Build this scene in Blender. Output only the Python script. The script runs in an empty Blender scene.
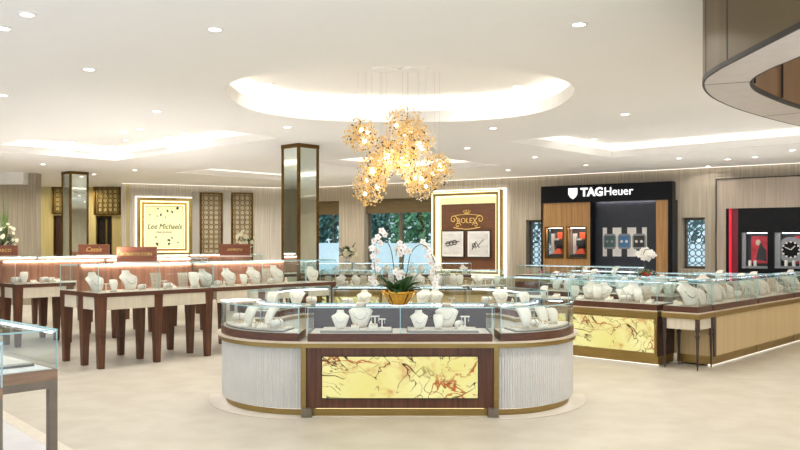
import bpy, bmesh, math, random
from mathutils import Vector, Matrix
from mathutils.geometry import tessellate_polygon
random.seed(7)
PI = math.pi
SC = bpy.context.scene
COL = SC.collection
F, HX, HY, E = 800.0, 400.0, 241.0, 1.6        # focal length in px, principal column, horizon row, eye height
CEIL = 3.3

# ------------------------------------------------------------------ helpers
def at(px, py, z):
    d = F * (E - z) / (py - HY)
    return Vector(((px - HX) * d / F, d, z))

class MB:
    def __init__(s): s.v = []; s.f = []
    def add(s, vs, fs):
        n = len(s.v); s.v += [tuple(p) for p in vs]; s.f += [tuple(i + n for i in f) for f in fs]; return s
    def box(s, x0, x1, y0, y1, z0, z1):
        return s.add([(x0,y0,z0),(x1,y0,z0),(x1,y1,z0),(x0,y1,z0),(x0,y0,z1),(x1,y0,z1),(x1,y1,z1),(x0,y1,z1)],
                     [(0,3,2,1),(4,5,6,7),(0,1,5,4),(1,2,6,5),(2,3,7,6),(3,0,4,7)])
    def frustum(s, cx, cy, a0, b0, z0, a1, b1, z1):
        return s.add([(cx-a0,cy-b0,z0),(cx+a0,cy-b0,z0),(cx+a0,cy+b0,z0),(cx-a0,cy+b0,z0),
                      (cx-a1,cy-b1,z1),(cx+a1,cy-b1,z1),(cx+a1,cy+b1,z1),(cx-a1,cy+b1,z1)],
                     [(0,3,2,1),(4,5,6,7),(0,1,5,4),(1,2,6,5),(2,3,7,6),(3,0,4,7)])
    def prism(s, poly, z0, z1):
        n = len(poly)
        vs = [(x,y,z0) for x,y in poly] + [(x,y,z1) for x,y in poly]
        fs = [(i,(i+1)%n,(i+1)%n+n,i+n) for i in range(n)]
        tri = tessellate_polygon([[Vector((x,y,0)) for x,y in poly]])
        fs += [tuple(t) for t in tri] + [tuple(i+n for i in t) for t in tri]
        return s.add(vs, fs)
    def prism_y(s, poly, y0, y1):           # poly in x,z
        n = len(poly)
        vs = [(x,y0,z) for x,z in poly] + [(x,y1,z) for x,z in poly]
        fs = [(i,(i+1)%n,(i+1)%n+n,i+n) for i in range(n)]
        tri = tessellate_polygon([[Vector((x,z,0)) for x,z in poly]])
        fs += [tuple(t) for t in tri] + [tuple(i+n for i in t) for t in tri]
        return s.add(vs, fs)
    def band(s, outer, inner, z0, z1, close=False):   # solid between two polylines of equal length
        n = len(outer)
        vs = []
        for z in (z0, z1):
            vs += [(p[0],p[1],z) for p in outer] + [(p[0],p[1],z) for p in inner]
        o0,i0,o1,i1 = 0,n,2*n,3*n
        fs = []
        rng = range(n if close else n-1)
        for k in rng:
            j = (k+1) % n
            fs += [(o0+k,o0+j,o1+j,o1+k),(i0+j,i0+k,i1+k,i1+j),(o1+k,o1+j,i1+j,i1+k),(o0+j,o0+k,i0+k,i0+j)]
        if not close:
            fs += [(o0,o1,i1,i0),(o0+n-1,i0+n-1,i1+n-1,o1+n-1)]
        return s.add(vs, fs)
    def lathe(s, prof, n=20, c=(0,0,0), a0=0.0, a1=2*PI, fl=0.0, nf=0):
        full = abs(a1-a0-2*PI) < 1e-6
        m = n if full else n+1
        vs = []
        for r,z in prof:
            for k in range(m):
                a = a0 + (a1-a0)*k/n
                rr = r*(1+fl*math.cos(nf*a))
                vs.append((c[0]+rr*math.cos(a), c[1]+rr*math.sin(a), c[2]+z))
        fs = []
        for i in range(len(prof)-1):
            for k in range(n):
                j = (k+1) % m
                fs.append((i*m+k, i*m+j, (i+1)*m+j, (i+1)*m+k))
        return s.add(vs, fs)
    def tube(s, pts, r, n=8, r1=None):
        pts = [Vector(p) for p in pts]
        vs, fs = [], []
        L = len(pts)
        for i,p in enumerate(pts):
            t = (pts[min(i+1,L-1)] - pts[max(i-1,0)]).normalized()
            a = t.orthogonal().normalized() if i == 0 else (a - t*a.dot(t)).normalized()
            b = t.cross(a)
            rr = r if r1 is None else r + (r1-r)*i/(L-1)
            for k in range(n):
                q = p + (a*math.cos(2*PI*k/n) + b*math.sin(2*PI*k/n))*rr
                vs.append(q)
        for i in range(L-1):
            for k in range(n):
                j = (k+1) % n
                fs.append((i*n+k, i*n+j, (i+1)*n+j, (i+1)*n+k))
        fs.append(tuple(range(n))[::-1]); fs.append(tuple((L-1)*n+k for k in range(n)))
        return s.add(vs, fs)
    def sphere(s, c, r, n=8, m=6, sc=(1,1,1)):
        vs, fs = [], []
        for i in range(m+1):
            th = PI*i/m
            for k in range(n):
                a = 2*PI*k/n
                vs.append((c[0]+r*sc[0]*math.sin(th)*math.cos(a), c[1]+r*sc[1]*math.sin(th)*math.sin(a), c[2]+r*sc[2]*math.cos(th)))
        for i in range(m):
            for k in range(n):
                j = (k+1) % n
                fs.append((i*n+k, (i+1)*n+k, (i+1)*n+j, i*n+j))
        return s.add(vs, fs)
    def xform(s, M):
        s.v = [tuple(M @ Vector(p)) for p in s.v]; return s
    def join(s, o): return s.add(o.v, o.f)
    def build(s, name, mat, parent=None, smooth=False, bevel=0.0):
        me = bpy.data.meshes.new(name)
        me.from_pydata(s.v, [], s.f)
        bm = bmesh.new(); bm.from_mesh(me)
        bmesh.ops.remove_doubles(bm, verts=bm.verts, dist=1e-6)
        bmesh.ops.recalc_face_normals(bm, faces=bm.faces)
        bm.to_mesh(me); bm.free()
        me.materials.append(mat)
        if smooth:
            for p in me.polygons: p.use_smooth = True
        o = bpy.data.objects.new(name, me); COL.objects.link(o)
        if parent: o.parent = parent
        if bevel:
            b = o.modifiers.new('bevel', 'BEVEL'); b.width = bevel; b.segments = 2; b.limit_method = 'ANGLE'
        return o

def box(name, mat, parent, *a, bevel=0.0): return MB().box(*a).build(name, mat, parent, bevel=bevel)

def tag(o, label=None, cat=None, group=None, kind=None):
    if label: o['label'] = label
    if cat: o['category'] = cat
    if group: o['group'] = group
    if kind: o['kind'] = kind
    return o
def empty(name, loc=(0,0,0), rz=0.0):
    o = bpy.data.objects.new(name, None); COL.objects.link(o)
    o.location = loc; o.rotation_euler = (0,0,rz); o.empty_display_size = .1
    return o
def thing(name, label, cat, loc=(0,0,0), rz=0.0, group=None):
    return tag(empty(name, loc, rz), label, cat, group)
KIDS = {}
def copy_tree(o, parent=None):
    c = o.copy(); COL.objects.link(c)
    if parent: c.parent = parent
    for ch in [x for x in o.children]: copy_tree(ch, c)
    return c
def text(name, body, mat, parent, loc, size, rot=(PI/2,0,0), ext=.004, align='CENTER', shear=0.0, sx=1.0, bold=0.0):
    cu = bpy.data.curves.new(name, 'FONT'); cu.body = body; cu.size = size; cu.extrude = ext
    cu.align_x = align; cu.align_y = 'CENTER'; cu.shear = shear; cu.offset = bold
    cu.resolution_u = 3
    cu.materials.append(mat)
    tmp = bpy.data.objects.new('lettering_curve', cu); COL.objects.link(tmp)
    bpy.context.view_layer.update()
    me = bpy.data.meshes.new_from_object(tmp.evaluated_get(bpy.context.evaluated_depsgraph_get()))
    bpy.data.objects.remove(tmp); bpy.data.curves.remove(cu)
    if not me.materials: me.materials.append(mat)
    o = bpy.data.objects.new(name, me); COL.objects.link(o); o.parent = parent
    o.location = loc; o.rotation_euler = rot; o.scale = (sx,1,1)
    return o
ORD = ['first','second','third','fourth','fifth','sixth','seventh','eighth','ninth','tenth','eleventh','twelfth','thirteenth',
       'fourteenth','fifteenth','sixteenth','seventeenth','eighteenth','nineteenth','twentieth','twenty-first','twenty-second','twenty-third','twenty-fourth','twenty-fifth','twenty-sixth','twenty-seventh','twenty-eighth']

# ------------------------------------------------------------------ materials
def lin(c): return tuple(((x/255)/12.92 if x/255 <= .04045 else ((x/255+.055)/1.055)**2.4) for x in c) + (1.0,)
class NT:
    def __init__(s, name):
        s.m = bpy.data.materials.new(name); s.m.use_nodes = True
        s.t = s.m.node_tree; s.t.nodes.clear()
        s.out = s.n('ShaderNodeOutputMaterial')
    def n(s, typ, **kw):
        x = s.t.nodes.new(typ)
        for k,v in kw.items():
            if k.startswith('_'): setattr(x, k[1:], v)
            else: x.inputs[k.replace('__',' ')].default_value = v
        return x
    def l(s, a, b): s.t.links.new(a, b)
def pbr(name, col, rough=.5, metal=0.0, col2=None, scale=(8,8,8), detail=4, lo=.35, hi=.65, bump=0.0, spec=.5, emit=None, es=0.0, coat=0.0, distort=0.0):
    t = NT(name)
    b = t.n('ShaderNodeBsdfPrincipled'); b.inputs['Roughness'].default_value = rough; b.inputs['Metallic'].default_value = metal
    b.inputs['Specular IOR Level'].default_value = spec; b.inputs['Coat Weight'].default_value = coat
    b.inputs['Base Color'].default_value = lin(col)
    if emit: b.inputs['Emission Color'].default_value = lin(emit); b.inputs['Emission Strength'].default_value = es
    if True:
        c2 = col2 or tuple(min(255, max(0, x*.96)) for x in col)
        tc = t.n('ShaderNodeTexCoord'); mp = t.n('ShaderNodeMapping'); mp.inputs['Scale'].default_value = scale
        nz = t.n('ShaderNodeTexNoise'); nz.inputs['Detail'].default_value = detail; nz.inputs['Scale'].default_value = 1.0
        nz.inputs['Distortion'].default_value = distort
        cr = t.n('ShaderNodeValToRGB')
        cr.color_ramp.elements[0].position = lo; cr.color_ramp.elements[0].color = lin(col)
        cr.color_ramp.elements[1].position = hi; cr.color_ramp.elements[1].color = lin(c2)
        t.l(tc.outputs['Object'], mp.inputs['Vector']); t.l(mp.outputs[0], nz.inputs['Vector'])
        t.l(nz.outputs[0], cr.inputs[0]); t.l(cr.outputs[0], b.inputs['Base Color'])
        if bump:
            bp = t.n('ShaderNodeBump'); bp.inputs['Strength'].default_value = bump; bp.inputs['Distance'].default_value = .01
            t.l(nz.outputs[0], bp.inputs['Height']); t.l(bp.outputs[0], b.inputs['Normal'])
    t.l(b.outputs[0], t.out.inputs[0])
    return t.m
def emis(name, col, s):
    t = NT(name); e = t.n('ShaderNodeEmission'); e.inputs[0].default_value = lin(col); e.inputs[1].default_value = s
    t.l(e.outputs[0], t.out.inputs[0]); return t.m
def glassmat(name, tint=(245,252,252), base=.035, amp=.8, rough=0.0, pw=4.5):
    t = NT(name)
    lw = t.n('ShaderNodeLayerWeight'); lw.inputs[0].default_value = .5
    p = t.n('ShaderNodeMath', _operation='POWER'); p.inputs[1].default_value = pw
    m = t.n('ShaderNodeMath', _operation='MULTIPLY_ADD'); m.inputs[1].default_value = amp; m.inputs[2].default_value = base
    tr = t.n('ShaderNodeBsdfTransparent'); tr.inputs[0].default_value = lin(tint)
    gl = t.n('ShaderNodeBsdfGlossy'); gl.inputs['Roughness'].default_value = rough
    mx = t.n('ShaderNodeMixShader')
    t.l(lw.outputs['Facing'], p.inputs[0]); t.l(p.outputs[0], m.inputs[0]); t.l(m.outputs[0], mx.inputs[0])
    t.l(tr.outputs[0], mx.inputs[1]); t.l(gl.outputs[0], mx.inputs[2]); t.l(mx.outputs[0], t.out.inputs[0])
    return t.m
def onyx(name, strength):
    t = NT(name)
    tc = t.n('ShaderNodeTexCoord'); mp = t.n('ShaderNodeMapping'); mp.inputs['Scale'].default_value = (1.7,1.7,2.3)
    t.l(tc.outputs['Object'], mp.inputs['Vector'])
    def noise(sc, det, dist, off):
        m2 = t.n('ShaderNodeMapping'); m2.inputs['Location'].default_value = (off,off*.7,off*1.3)
        t.l(mp.outputs[0], m2.inputs['Vector'])
        n = t.n('ShaderNodeTexNoise'); n.inputs['Scale'].default_value = sc; n.inputs['Detail'].default_value = det; n.inputs['Distortion'].default_value = dist
        t.l(m2.outputs[0], n.inputs['Vector']); return n.outputs[0]
    def ramp(sock, stops):
        cr = t.n('ShaderNodeValToRGB'); el = cr.color_ramp.elements
        while len(el) < len(stops): el.new(.5)
        for e,(p,c) in zip(el, stops): e.position = p; e.color = c
        t.l(sock, cr.inputs[0]); return cr.outputs[0]
    K = (0,0,0,1); W = (1,1,1,1)
    def vein(n, c, w): return ramp(n, [(c-w,K),(c-w*.25,W),(c+w*.25,W),(c+w,K)])
    def mul(a,b):
        m = t.n('ShaderNodeMath', _operation='MULTIPLY'); t.l(a,m.inputs[0]); t.l(b,m.inputs[1]); return m.outputs[0]
    def mix(f, a, b):
        m = t.n('ShaderNodeMix', _data_type='RGBA'); t.l(f, m.inputs[0])
        for s_,v in ((6,a),(7,b)):
            if isinstance(v, tuple): m.inputs[s_].default_value = v
            else: t.l(v, m.inputs[s_])
        return m.outputs[2]
    base = ramp(noise(.9,3,.4,3), [(.35,lin((240,233,162))),(.65,lin((232,220,136)))])
    blot = mul(ramp(noise(1.6,6,1.6,11), [(.5,K),(.68,W)]), ramp(noise(5,5,.5,2), [(.4,K),(.7,W)]))
    c = mix(blot, base, lin((196,120,60)))
    v1 = mul(vein(noise(.85,3,1.8,21), .5, .016), ramp(noise(1.1,2,0,5), [(.42,K),(.5,W)]))
    c = mix(v1, c, lin((92,52,26)))
    v2 = mul(vein(noise(1.5,4,1.4,31), .47, .022), ramp(noise(.9,2,0,9), [(.45,K),(.56,W)]))
    c = mix(v2, c, lin((176,96,44)))
    v3 = mul(vein(noise(1.1,3,2.4,43), .52, .013), ramp(noise(2.2,2,0,15), [(.44,K),(.54,W)]))
    c = mix(v3, c, lin((70,40,24)))
    e = t.n('ShaderNodeEmission'); e.inputs[1].default_value = strength
    t.l(c, e.inputs[0])
    g = t.n('ShaderNodeBsdfGlossy'); g.inputs['Roughness'].default_value = .15
    mx = t.n('ShaderNodeMixShader'); mx.inputs[0].default_value = .04
    t.l(e.outputs[0], mx.inputs[1]); t.l(g.outputs[0], mx.inputs[2]); t.l(mx.outputs[0], t.out.inputs[0])
    return t.m

M = dict(
 ceiling = pbr('ceiling_paint', (243,240,235), .9, spec=.1, col2=(242,239,234)),
 floor = pbr('terrazzo_floor', (198,191,176), .42, col2=(187,179,163), scale=(3,3,3), detail=8, spec=.3),
 tile = pbr('marble_tile', (226,226,228), .25, col2=(212,213,218), scale=(2,2,2)),
 border = pbr('stone_border', (222,213,196), .4),
 plate = pbr('stone_floor_plate', (208,200,188), .35, col2=(202,193,180)),
 wallcover = pbr('grass_wallcovering', (190,178,158), .75, col2=(166,154,136), scale=(26,26,.7), detail=5, spec=.2),
 wallgrey = pbr('grey_wallcovering', (176,164,142), .8, col2=(154,143,124), scale=(26,26,.8), detail=5, spec=.2),
 wallwarm = pbr('warm_hall_paint', (208,196,150), .8, col2=(194,180,132), scale=(20,20,.6), spec=.2),
 pilaster = pbr('pale_pilaster', (196,190,178), .7, col2=(182,176,164), scale=(20,20,.6)),
 oak = pbr('light_oak_veneer', (186,142,88), .45, col2=(160,118,68), scale=(30,30,1.1), detail=5),
 greywood = pbr('taupe_veneer', (176,160,144), .5, col2=(160,145,128), scale=(34,34,1.0), detail=5),
 walnut = pbr('walnut', (112,68,46), .35, col2=(82,48,32), scale=(34,34,1.6), detail=5),
 walnutleg = pbr('walnut_leg', (104,62,40), .35, col2=(76,44,28), scale=(40,40,2.2), detail=5),
 walnutlit = pbr('walnut_back_lit', (176,126,102), .5, col2=(146,98,76), scale=(26,26,1.2), detail=5),  # lighter copy of walnut, with the case light put into its colour
 plinth = pbr('walnut_plinth', (98,60,42), .32, col2=(78,46,32), scale=(9,9,60), detail=4),
 signwood = pbr('sign_walnut', (146,84,54), .4, col2=(122,66,42), scale=(4,30,30), detail=4),
 espresso = pbr('espresso_veneer', (70,48,42), .35, col2=(54,38,36), scale=(30,30,2), detail=4),
 brass = pbr('brushed_brass', (172,146,92), .38, 1.0, col2=(156,132,82), scale=(3,3,40)),
 brassdark = pbr('aged_brass', (118,90,48), .38, 1.0, col2=(98,74,38), scale=(4,4,40)),
 gold = pbr('polished_gold', (226,176,84), .22, 1.0, col2=(216,160,66)),
 goldpetal = pbr('gold_leaf_petal', (252,218,146), .34, .8, col2=(238,198,116)),
 darkpetal = pbr('bronze_petal', (92,64,30), .3, .8, col2=(70,48,24)),  # dark bronze petals, some toned to look back-lit
 cord = pbr('pale_cord', (206,200,190), .5),
 palepetal = pbr('pale_gilt_petal', (250,240,222), .3, .2),
 signgold = pbr('gilt_lettering', (238,204,124), .45, .25, col2=(230,194,110)),
 silver = pbr('silver', (214,214,218), .2, 1.0),
 steel = pbr('taupe_steel', (142,130,116), .4, .6, col2=(130,120,106)),
 taupewood = pbr('taupe_wood', (170,138,112), .45, col2=(148,118,94), scale=(4,4,40)),
 ledge = pbr('cream_stone_ledge', (222,208,186), .35, col2=(210,196,174)),
 flute = pbr('ivory_fluted_panel', (218,216,212), .5, col2=(212,210,206)),
 cream = pbr('cream_lacquer_panel', (212,186,140), .5, col2=(204,178,132), scale=(24,24,.8)),
 apron = pbr('cream_apron', (226,216,196), .45, col2=(216,206,186), scale=(30,30,2)),
 pad = pbr('cream_fabric_pad', (226,216,202), .9, col2=(216,206,192), scale=(60,60,60)),
 padgrey = pbr('grey_trim_pad', (120,118,114), .7),
 leather = pbr('ivory_leatherette', (246,238,226), .55, col2=(238,229,215), scale=(40,40,40)),
 leather2 = pbr('oatmeal_linen', (214,200,182), .8, col2=(200,186,168), scale=(80,80,80)),
 black = pbr('black_lacquer', (16,16,18), .35, col2=(20,20,22), spec=.15),
 navy = pbr('navy_panel', (42,46,58), .45, col2=(36,40,50)),
 charcoal = pbr('charcoal', (48,46,46), .5),
 red = pbr('red_lacquer', (190,22,44), .3, emit=(220,20,50), es=.35),
 redd = pbr('deep_red_panel', (118,18,36), .35),
 redposter = pbr('red_poster', (206,64,78), .5, col2=(170,40,56), scale=(6,6,6)),
 white = pbr('white_print', (240,238,234), .5),
 paper = pbr('print_grey', (206,204,200), .6, col2=(226,224,220), scale=(3,3,9)),
 mirror = pbr('mirror', (222,232,226), .03, 1.0, col2=(220,230,224)),
 bronze = pbr('bronze_fascia', (92,75,42), .45, .3, col2=(86,70,38), scale=(2,2,2)),
 bronzein = pbr('bronze_inner', (132,94,52), .4, .5, col2=(112,78,42), scale=(3,3,1)),
 seam = pbr('dark_seam', (40,34,26), .6),
 soffit = pbr('pale_soffit', (200,190,182), .6, col2=(194,184,176)),
 leaf = pbr('orchid_leaf', (46,84,36), .4, col2=(30,62,26), scale=(12,12,12)),
 leaf2 = pbr('grass_leaf', (112,132,70), .5, col2=(90,112,54), scale=(12,12,12)),
 stem = pbr('plant_stem', (70,84,52), .5),
 petal = pbr('white_petal', (248,244,238), .6, col2=(240,234,228), scale=(20,20,20)),
 petalc = pbr('petal_heart', (214,150,120), .6),
 petaly = pbr('cream_petal', (244,238,206), .6),
 trunk = pbr('bark', (96,84,70), .9, col2=(70,60,50), scale=(10,10,2)),
 tree1 = pbr('leaf_blue_green', (92,140,130), .7, col2=(58,106,104), scale=(3,3,3)),
 tree2 = pbr('leaf_mid_green', (104,158,112), .7, col2=(62,116,84), scale=(3,3,3)),
 asphalt = pbr('paving', (172,184,190), .8, col2=(156,168,176)),
 gwall = pbr('white_render', (214,226,232), .8),
 doordark = pbr('dark_glazed_door', (34,32,34), .2, col2=(44,40,40)),
 valance = pbr('bronze_blind', (116,98,62), .6, col2=(104,86,54), scale=(2,2,30)),
 winframe = pbr('bronze_window_frame', (112,104,86), .45, .3),
 latback = pbr('lattice_backing', (206,194,166), .6, col2=(196,184,156)),
 wallpale = pbr('pale_wallcovering', (214,206,192), .75, col2=(192,184,170), scale=(26,26,.7), detail=5, spec=.2),
 latgold = pbr('lattice_bronze', (150,122,72), .4, .6),
 latgold2 = pbr('lattice_light_bronze', (150,126,84), .5, .3),
 latwin = pbr('lattice_slate', (84,104,116), .4, .3),
 signpanel = pbr('cream_sign_panel', (228,220,170), .6, emit=(226,228,170), es=.36),
 signbrown = pbr('sign_brown', (104,64,38), .5, col2=(92,56,32), scale=(4,4,20)),
 onyx = onyx('backlit_onyx', .72),
 glass = glassmat('showcase_glass', (251,254,254), .03, .7),
 wglass = glassmat('window_glass', (235,245,248), .04, .6),
 gedge = pbr('glass_edge', (176,212,214), .15, col2=(160,202,206)),
 led = emis('led_strip_white', (255,240,228), 24.0),
 ledcool = emis('led_strip_cool', (246,248,255), 4.0),
 cove = emis('cove_led', (255,248,238), 4.2),
 warmled = emis('sign_led', (255,236,170), 1.6),
 whiteglow = emis('halo_led', (255,248,236), 2.0),
 wash = emis('wall_wash_led', (255,246,230), 1.4),
 letter = emis('lit_letter', (255,255,255), 1.0),
 bulb = emis('chandelier_bulb', (255,240,212), 12.0),
 down = emis('downlight_lens', (255,248,236), 12.0),
 orange = pbr('orange_card', (232,96,60), .5), pink = pbr('pink_card', (232,130,140), .5),
 dial = pbr('watch_dial', (60,92,92), .3), dialb = pbr('blue_dial', (70,120,170), .3), strap = pbr('watch_strap', (44,44,48), .5),
 greyc = pbr('grey_case', (150,150,152), .3, .7),
 bluegrey = pbr('blue_photo', (70,90,130), .4, col2=(160,180,200), scale=(9,9,9)),
)

# ------------------------------------------------------------------ camera
cam = bpy.data.cameras.new('camera'); co = bpy.data.objects.new('camera', cam); COL.objects.link(co)
co.location = (0,0,E); co.rotation_euler = (PI/2,0,0)
cam.sensor_width = 36; cam.lens = 36*F/800; cam.shift_y = (HY-225)/800; cam.clip_end = 200
SC.camera = co

# ------------------------------------------------------------------ frames
U = Vector((.6816,.7317)); V = Vector((-.7317,.6816)); ANG = math.atan2(U.y, U.x)
class Frame:
    def __init__(s, ox, oy, ang):
        s.o = Vector((ox,oy)); s.a = ang; s.e = Vector((math.cos(ang), math.sin(ang))); s.n = Vector((-math.sin(ang), math.cos(ang)))
    def pt(s, a, b=0.0, z=0.0):
        p = s.o + s.e*a + s.n*b; return Vector((p.x,p.y,z))
    def solve(s, px, b=0.0):                      # local abscissa seen in image column px on the line offset b
        k = (px-HX)/F; q = s.o + s.n*b
        return (k*q.y - q.x)/(s.e.x - k*s.e.y)
    def z(s, px, py, b=0.0):
        Y = s.pt(s.solve(px,b), b).y
        return E - (py-HY)*Y/F
WR = Frame(5, 20, -math.atan2(.8, 1.15))         # back wall that carries the watch boutiques
WL = Frame(-7.2, 24, math.atan2(1, 2.2))         # back wall with the square sign

# ------------------------------------------------------------------ shell
def struct(o, label=None): o['kind'] = 'structure'; 
def S(o):
    o['kind'] = 'structure'; return o
FOOT = [(-18,9),(-6.5,2.6),(15.3,2.6),(15.3,13),(15.3,13.2),(-3.15,26.1),(-8.0,25.5),(-8.0,26.8),(-18,26.8)]
S(MB().prism(FOOT,-.1,0).build('floor', M['floor']))
# white tile area by the front-left
p0 = at(6.7,423,0); p1 = at(47,447,0); d_ = (p1-p0).normalized()
q0 = p0 - d_*6; q1 = p0 + d_*4.5
nrm = Vector((-d_.y, d_.x, 0)); nrm = nrm if nrm.y < 0 or nrm.x < 0 else -nrm
if nrm.x > 0: nrm = -nrm
S(MB().prism([(q0.x,q0.y),(q1.x,q1.y),((q1+nrm*4).x,(q1+nrm*4).y),((q0+nrm*4).x,(q0+nrm*4).y)], 0, .004).build('floor_tile', M['tile']))
b0 = q0 - nrm*.12; b1 = q1 - nrm*.12
S(MB().prism([(q0.x,q0.y),(q1.x,q1.y),(b1.x,b1.y),(b0.x,b0.y)], 0, .005).build('trim_1', M['border']))

def recess_rect(far, lu, lv):                     # far corner, length along -u, length along -v
    f = Vector(far); return [f, f - U*lu, f - U*lu - V*lv, f - V*lv]
RECTS = [recess_rect((-6.0,16.9), 2.75, 5.5), recess_rect((4.3,16.3), 3.6, 5.4), recess_rect((.25,19.8), 3.3, 2.75), recess_rect((-3.1,22.6), 3.7, 1.6)]
OV = (0.0, 9.62, 2.02, 1.82)
def superell(cx, cy, rx, ry, n=64, e=2.5):
    out = []
    for k in range(n):
        a = 2*PI*k/n; c, s = math.cos(a), math.sin(a)
        out.append(Vector((cx + rx*abs(c)**(2/e)*(1 if c>=0 else -1), cy + ry*abs(s)**(2/e)*(1 if s>=0 else -1))))
    return out
def offset_poly(poly, d):
    c = sum(poly, Vector((0,0)))/len(poly)
    n = len(poly); out = []
    for i in range(n):
        a, b, cc = poly[i-1], poly[i], poly[(i+1)%n]
        e1 = (b-a).normalized(); e2 = (cc-b).normalized()
        n1 = Vector((e1.y,-e1.x)); n2 = Vector((e2.y,-e2.x))
        if n1.dot(b-c) < 0: n1 = -n1
        if n2.dot(b-c) < 0: n2 = -n2
        m = (n1+n2).normalized(); out.append(b + m*d/max(.5, m.dot(n1)))
    return out
holes = [superell(*OV)] + RECTS
outer = [Vector(p) for p in [(-18,6),(-8,0),(15.3,0)]+FOOT[3:]]
cm = MB()
loops = [outer] + holes
flat = [p for lp in loops for p in lp]
tri = tessellate_polygon([[Vector((p.x,p.y,0)) for p in lp] for lp in loops])
cm.add([(p.x,p.y,CEIL) for p in flat], tri)
ceil = S(cm.build('ceiling', M['ceiling']))
def coffer(poly, name, lip, top, out, strip_h):
    g = MB(); n = len(poly); po = offset_poly(poly, out); pm = offset_poly(poly, .02)
    vs = []
    for pl, z in ((poly,CEIL),(poly,CEIL+lip),(pm,CEIL+lip),(po,CEIL+lip-.03),(po,CEIL+top)):
        vs += [(p.x,p.y,z) for p in pl]
    fs = []
    for r in range(4):
        for i in range(n):
            j = (i+1)%n; fs.append((r*n+i, r*n+j, (r+1)*n+j, (r+1)*n+i))
    g.add(vs, fs)
    t = tessellate_polygon([[Vector((p.x,p.y,0)) for p in po]])
    g.add([(p.x,p.y,CEIL+top) for p in po], t)
    o = S(g.build(name, M['ceiling']))
    a = offset_poly(poly, out*.35); b = offset_poly(poly, out*.6)
    MB().band(a, b, CEIL+lip-.018, CEIL+lip-.005, True).build('cove_light', M['cove'], o)
    return o
coffer(holes[0], 'trim_2', .16, .37, .24, .02)
for i, r in enumerate(RECTS): coffer(r, 'trim_%d' % (3+i), .14, .26, .22, .02)

def wall(fr, x0, x1, z0, z1, th, hs, name, mat):   # wall boxes around rectangular openings (a0,a1,z0,z1)
    g = MB(); xs = sorted({x0,x1} | {h[0] for h in hs} | {h[1] for h in hs})
    for a, b in zip(xs, xs[1:]):
        m = (a+b)/2; hh = sorted([h for h in hs if h[0] < m < h[1]], key=lambda h: h[2])
        zz = z0
        for h in hh:
            if h[2] > zz: g.box(a,b,0,th,zz,h[2])
            zz = h[3]
        if zz < z1: g.box(a,b,0,th,zz,z1)
    o = g.build(name, mat); o.location = (fr.o.x, fr.o.y, 0); o.rotation_euler = (0,0,fr.a); return S(o)

# window openings in the boutique wall
def op(px0, px1, zb, zt): return (WR.solve(px0), WR.solve(px1), zb, zt)
W1 = op(306, 339, .35, 2.85); W2 = op(364, 431, .35, 2.85); W3 = op(526, 552, .9, 2.15); W4 = op(682, 705, .95, 2.15)
wall(WR, WR.solve(297)-1.0, 13.5, 0, CEIL, .4, [W1,W2,W3,W4], 'wall_back', M['wallcover'])
aL = WL.solve(122)
wall(WL, aL, 4.6, 0, CEIL, .3, [], 'wall_left', M['wallpale'])
# room closing walls out of the picture (with the mirrored columns reflecting them)
S(MB().box(15.2,15.4,2,13.5,0,CEIL).build('wall_right', M['wallcover']))
S(MB().box(-14.4,-14.2,9,21,0,CEIL).build('wall_side', M['wallgrey']))
S(MB().box(-14.4,-9.1,20,20.3,0,CEIL).build('wall_block', M['wallgrey']))
S(MB().box(-14.2,-9.28,19.7,19.99,3.0,CEIL).build('trim_8', M['ceiling']))
# hall at the left
hd = [(-10.35,-9.1), (-11.6,-10.75)]
hl = Frame(0, 25.2, 0)
HA = (at(96,230,1.5).x, 0)
def hx(px): return (px-HX)*25.2/F
holesH = [(hx(96), hx(112), 0, 2.4), (hx(53), hx(66), 0, 2.4)]
wall(hl, hx(20), hx(124), 0, CEIL, .25, holesH, 'wall_hall', M['wallwarm'])
S(MB().box(aL*math.cos(WL.a)+WL.o.x-.02, aL*math.cos(WL.a)+WL.o.x+.2, 23.6, 25.2, 0, CEIL).build('wall_return', M['wallwarm']))
S(MB().box(hx(20), hx(124), 26.6, 26.8, 0, CEIL).build('wall_corridor', M['doordark']))

def window(i, op_, bars, blind_h, sill=False):
    t = S(empty('window_%d' % i, (WR.o.x, WR.o.y, 0), WR.a))
    a0,a1,z0,z1 = op_; w = .06
    g = MB().box(a0,a0+w,.22,.3,z0,z1).box(a1-w,a1,.22,.3,z0,z1).box(a0,a1,.22,.3,z0,z0+w).box(a0,a1,.22,.3,z1-w,z1)
    for b in bars: g.box(a0+(a1-a0)*b-.05, a0+(a1-a0)*b+.05, .2,.3,z0,z1)
    g.build('window_frame', M['winframe'], t)
    MB().box(a0,a1,.255,.262,z0,z1).build('glass_pane', M['wglass'], t)
    if blind_h: MB().box(a0+.01,a1-.01,.1,.2,z1-blind_h,z1-.002).build('blind', M['valance'], t)
    return t
window(1, W1, [], .42); window(2, W2, [.5], .42)

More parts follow.
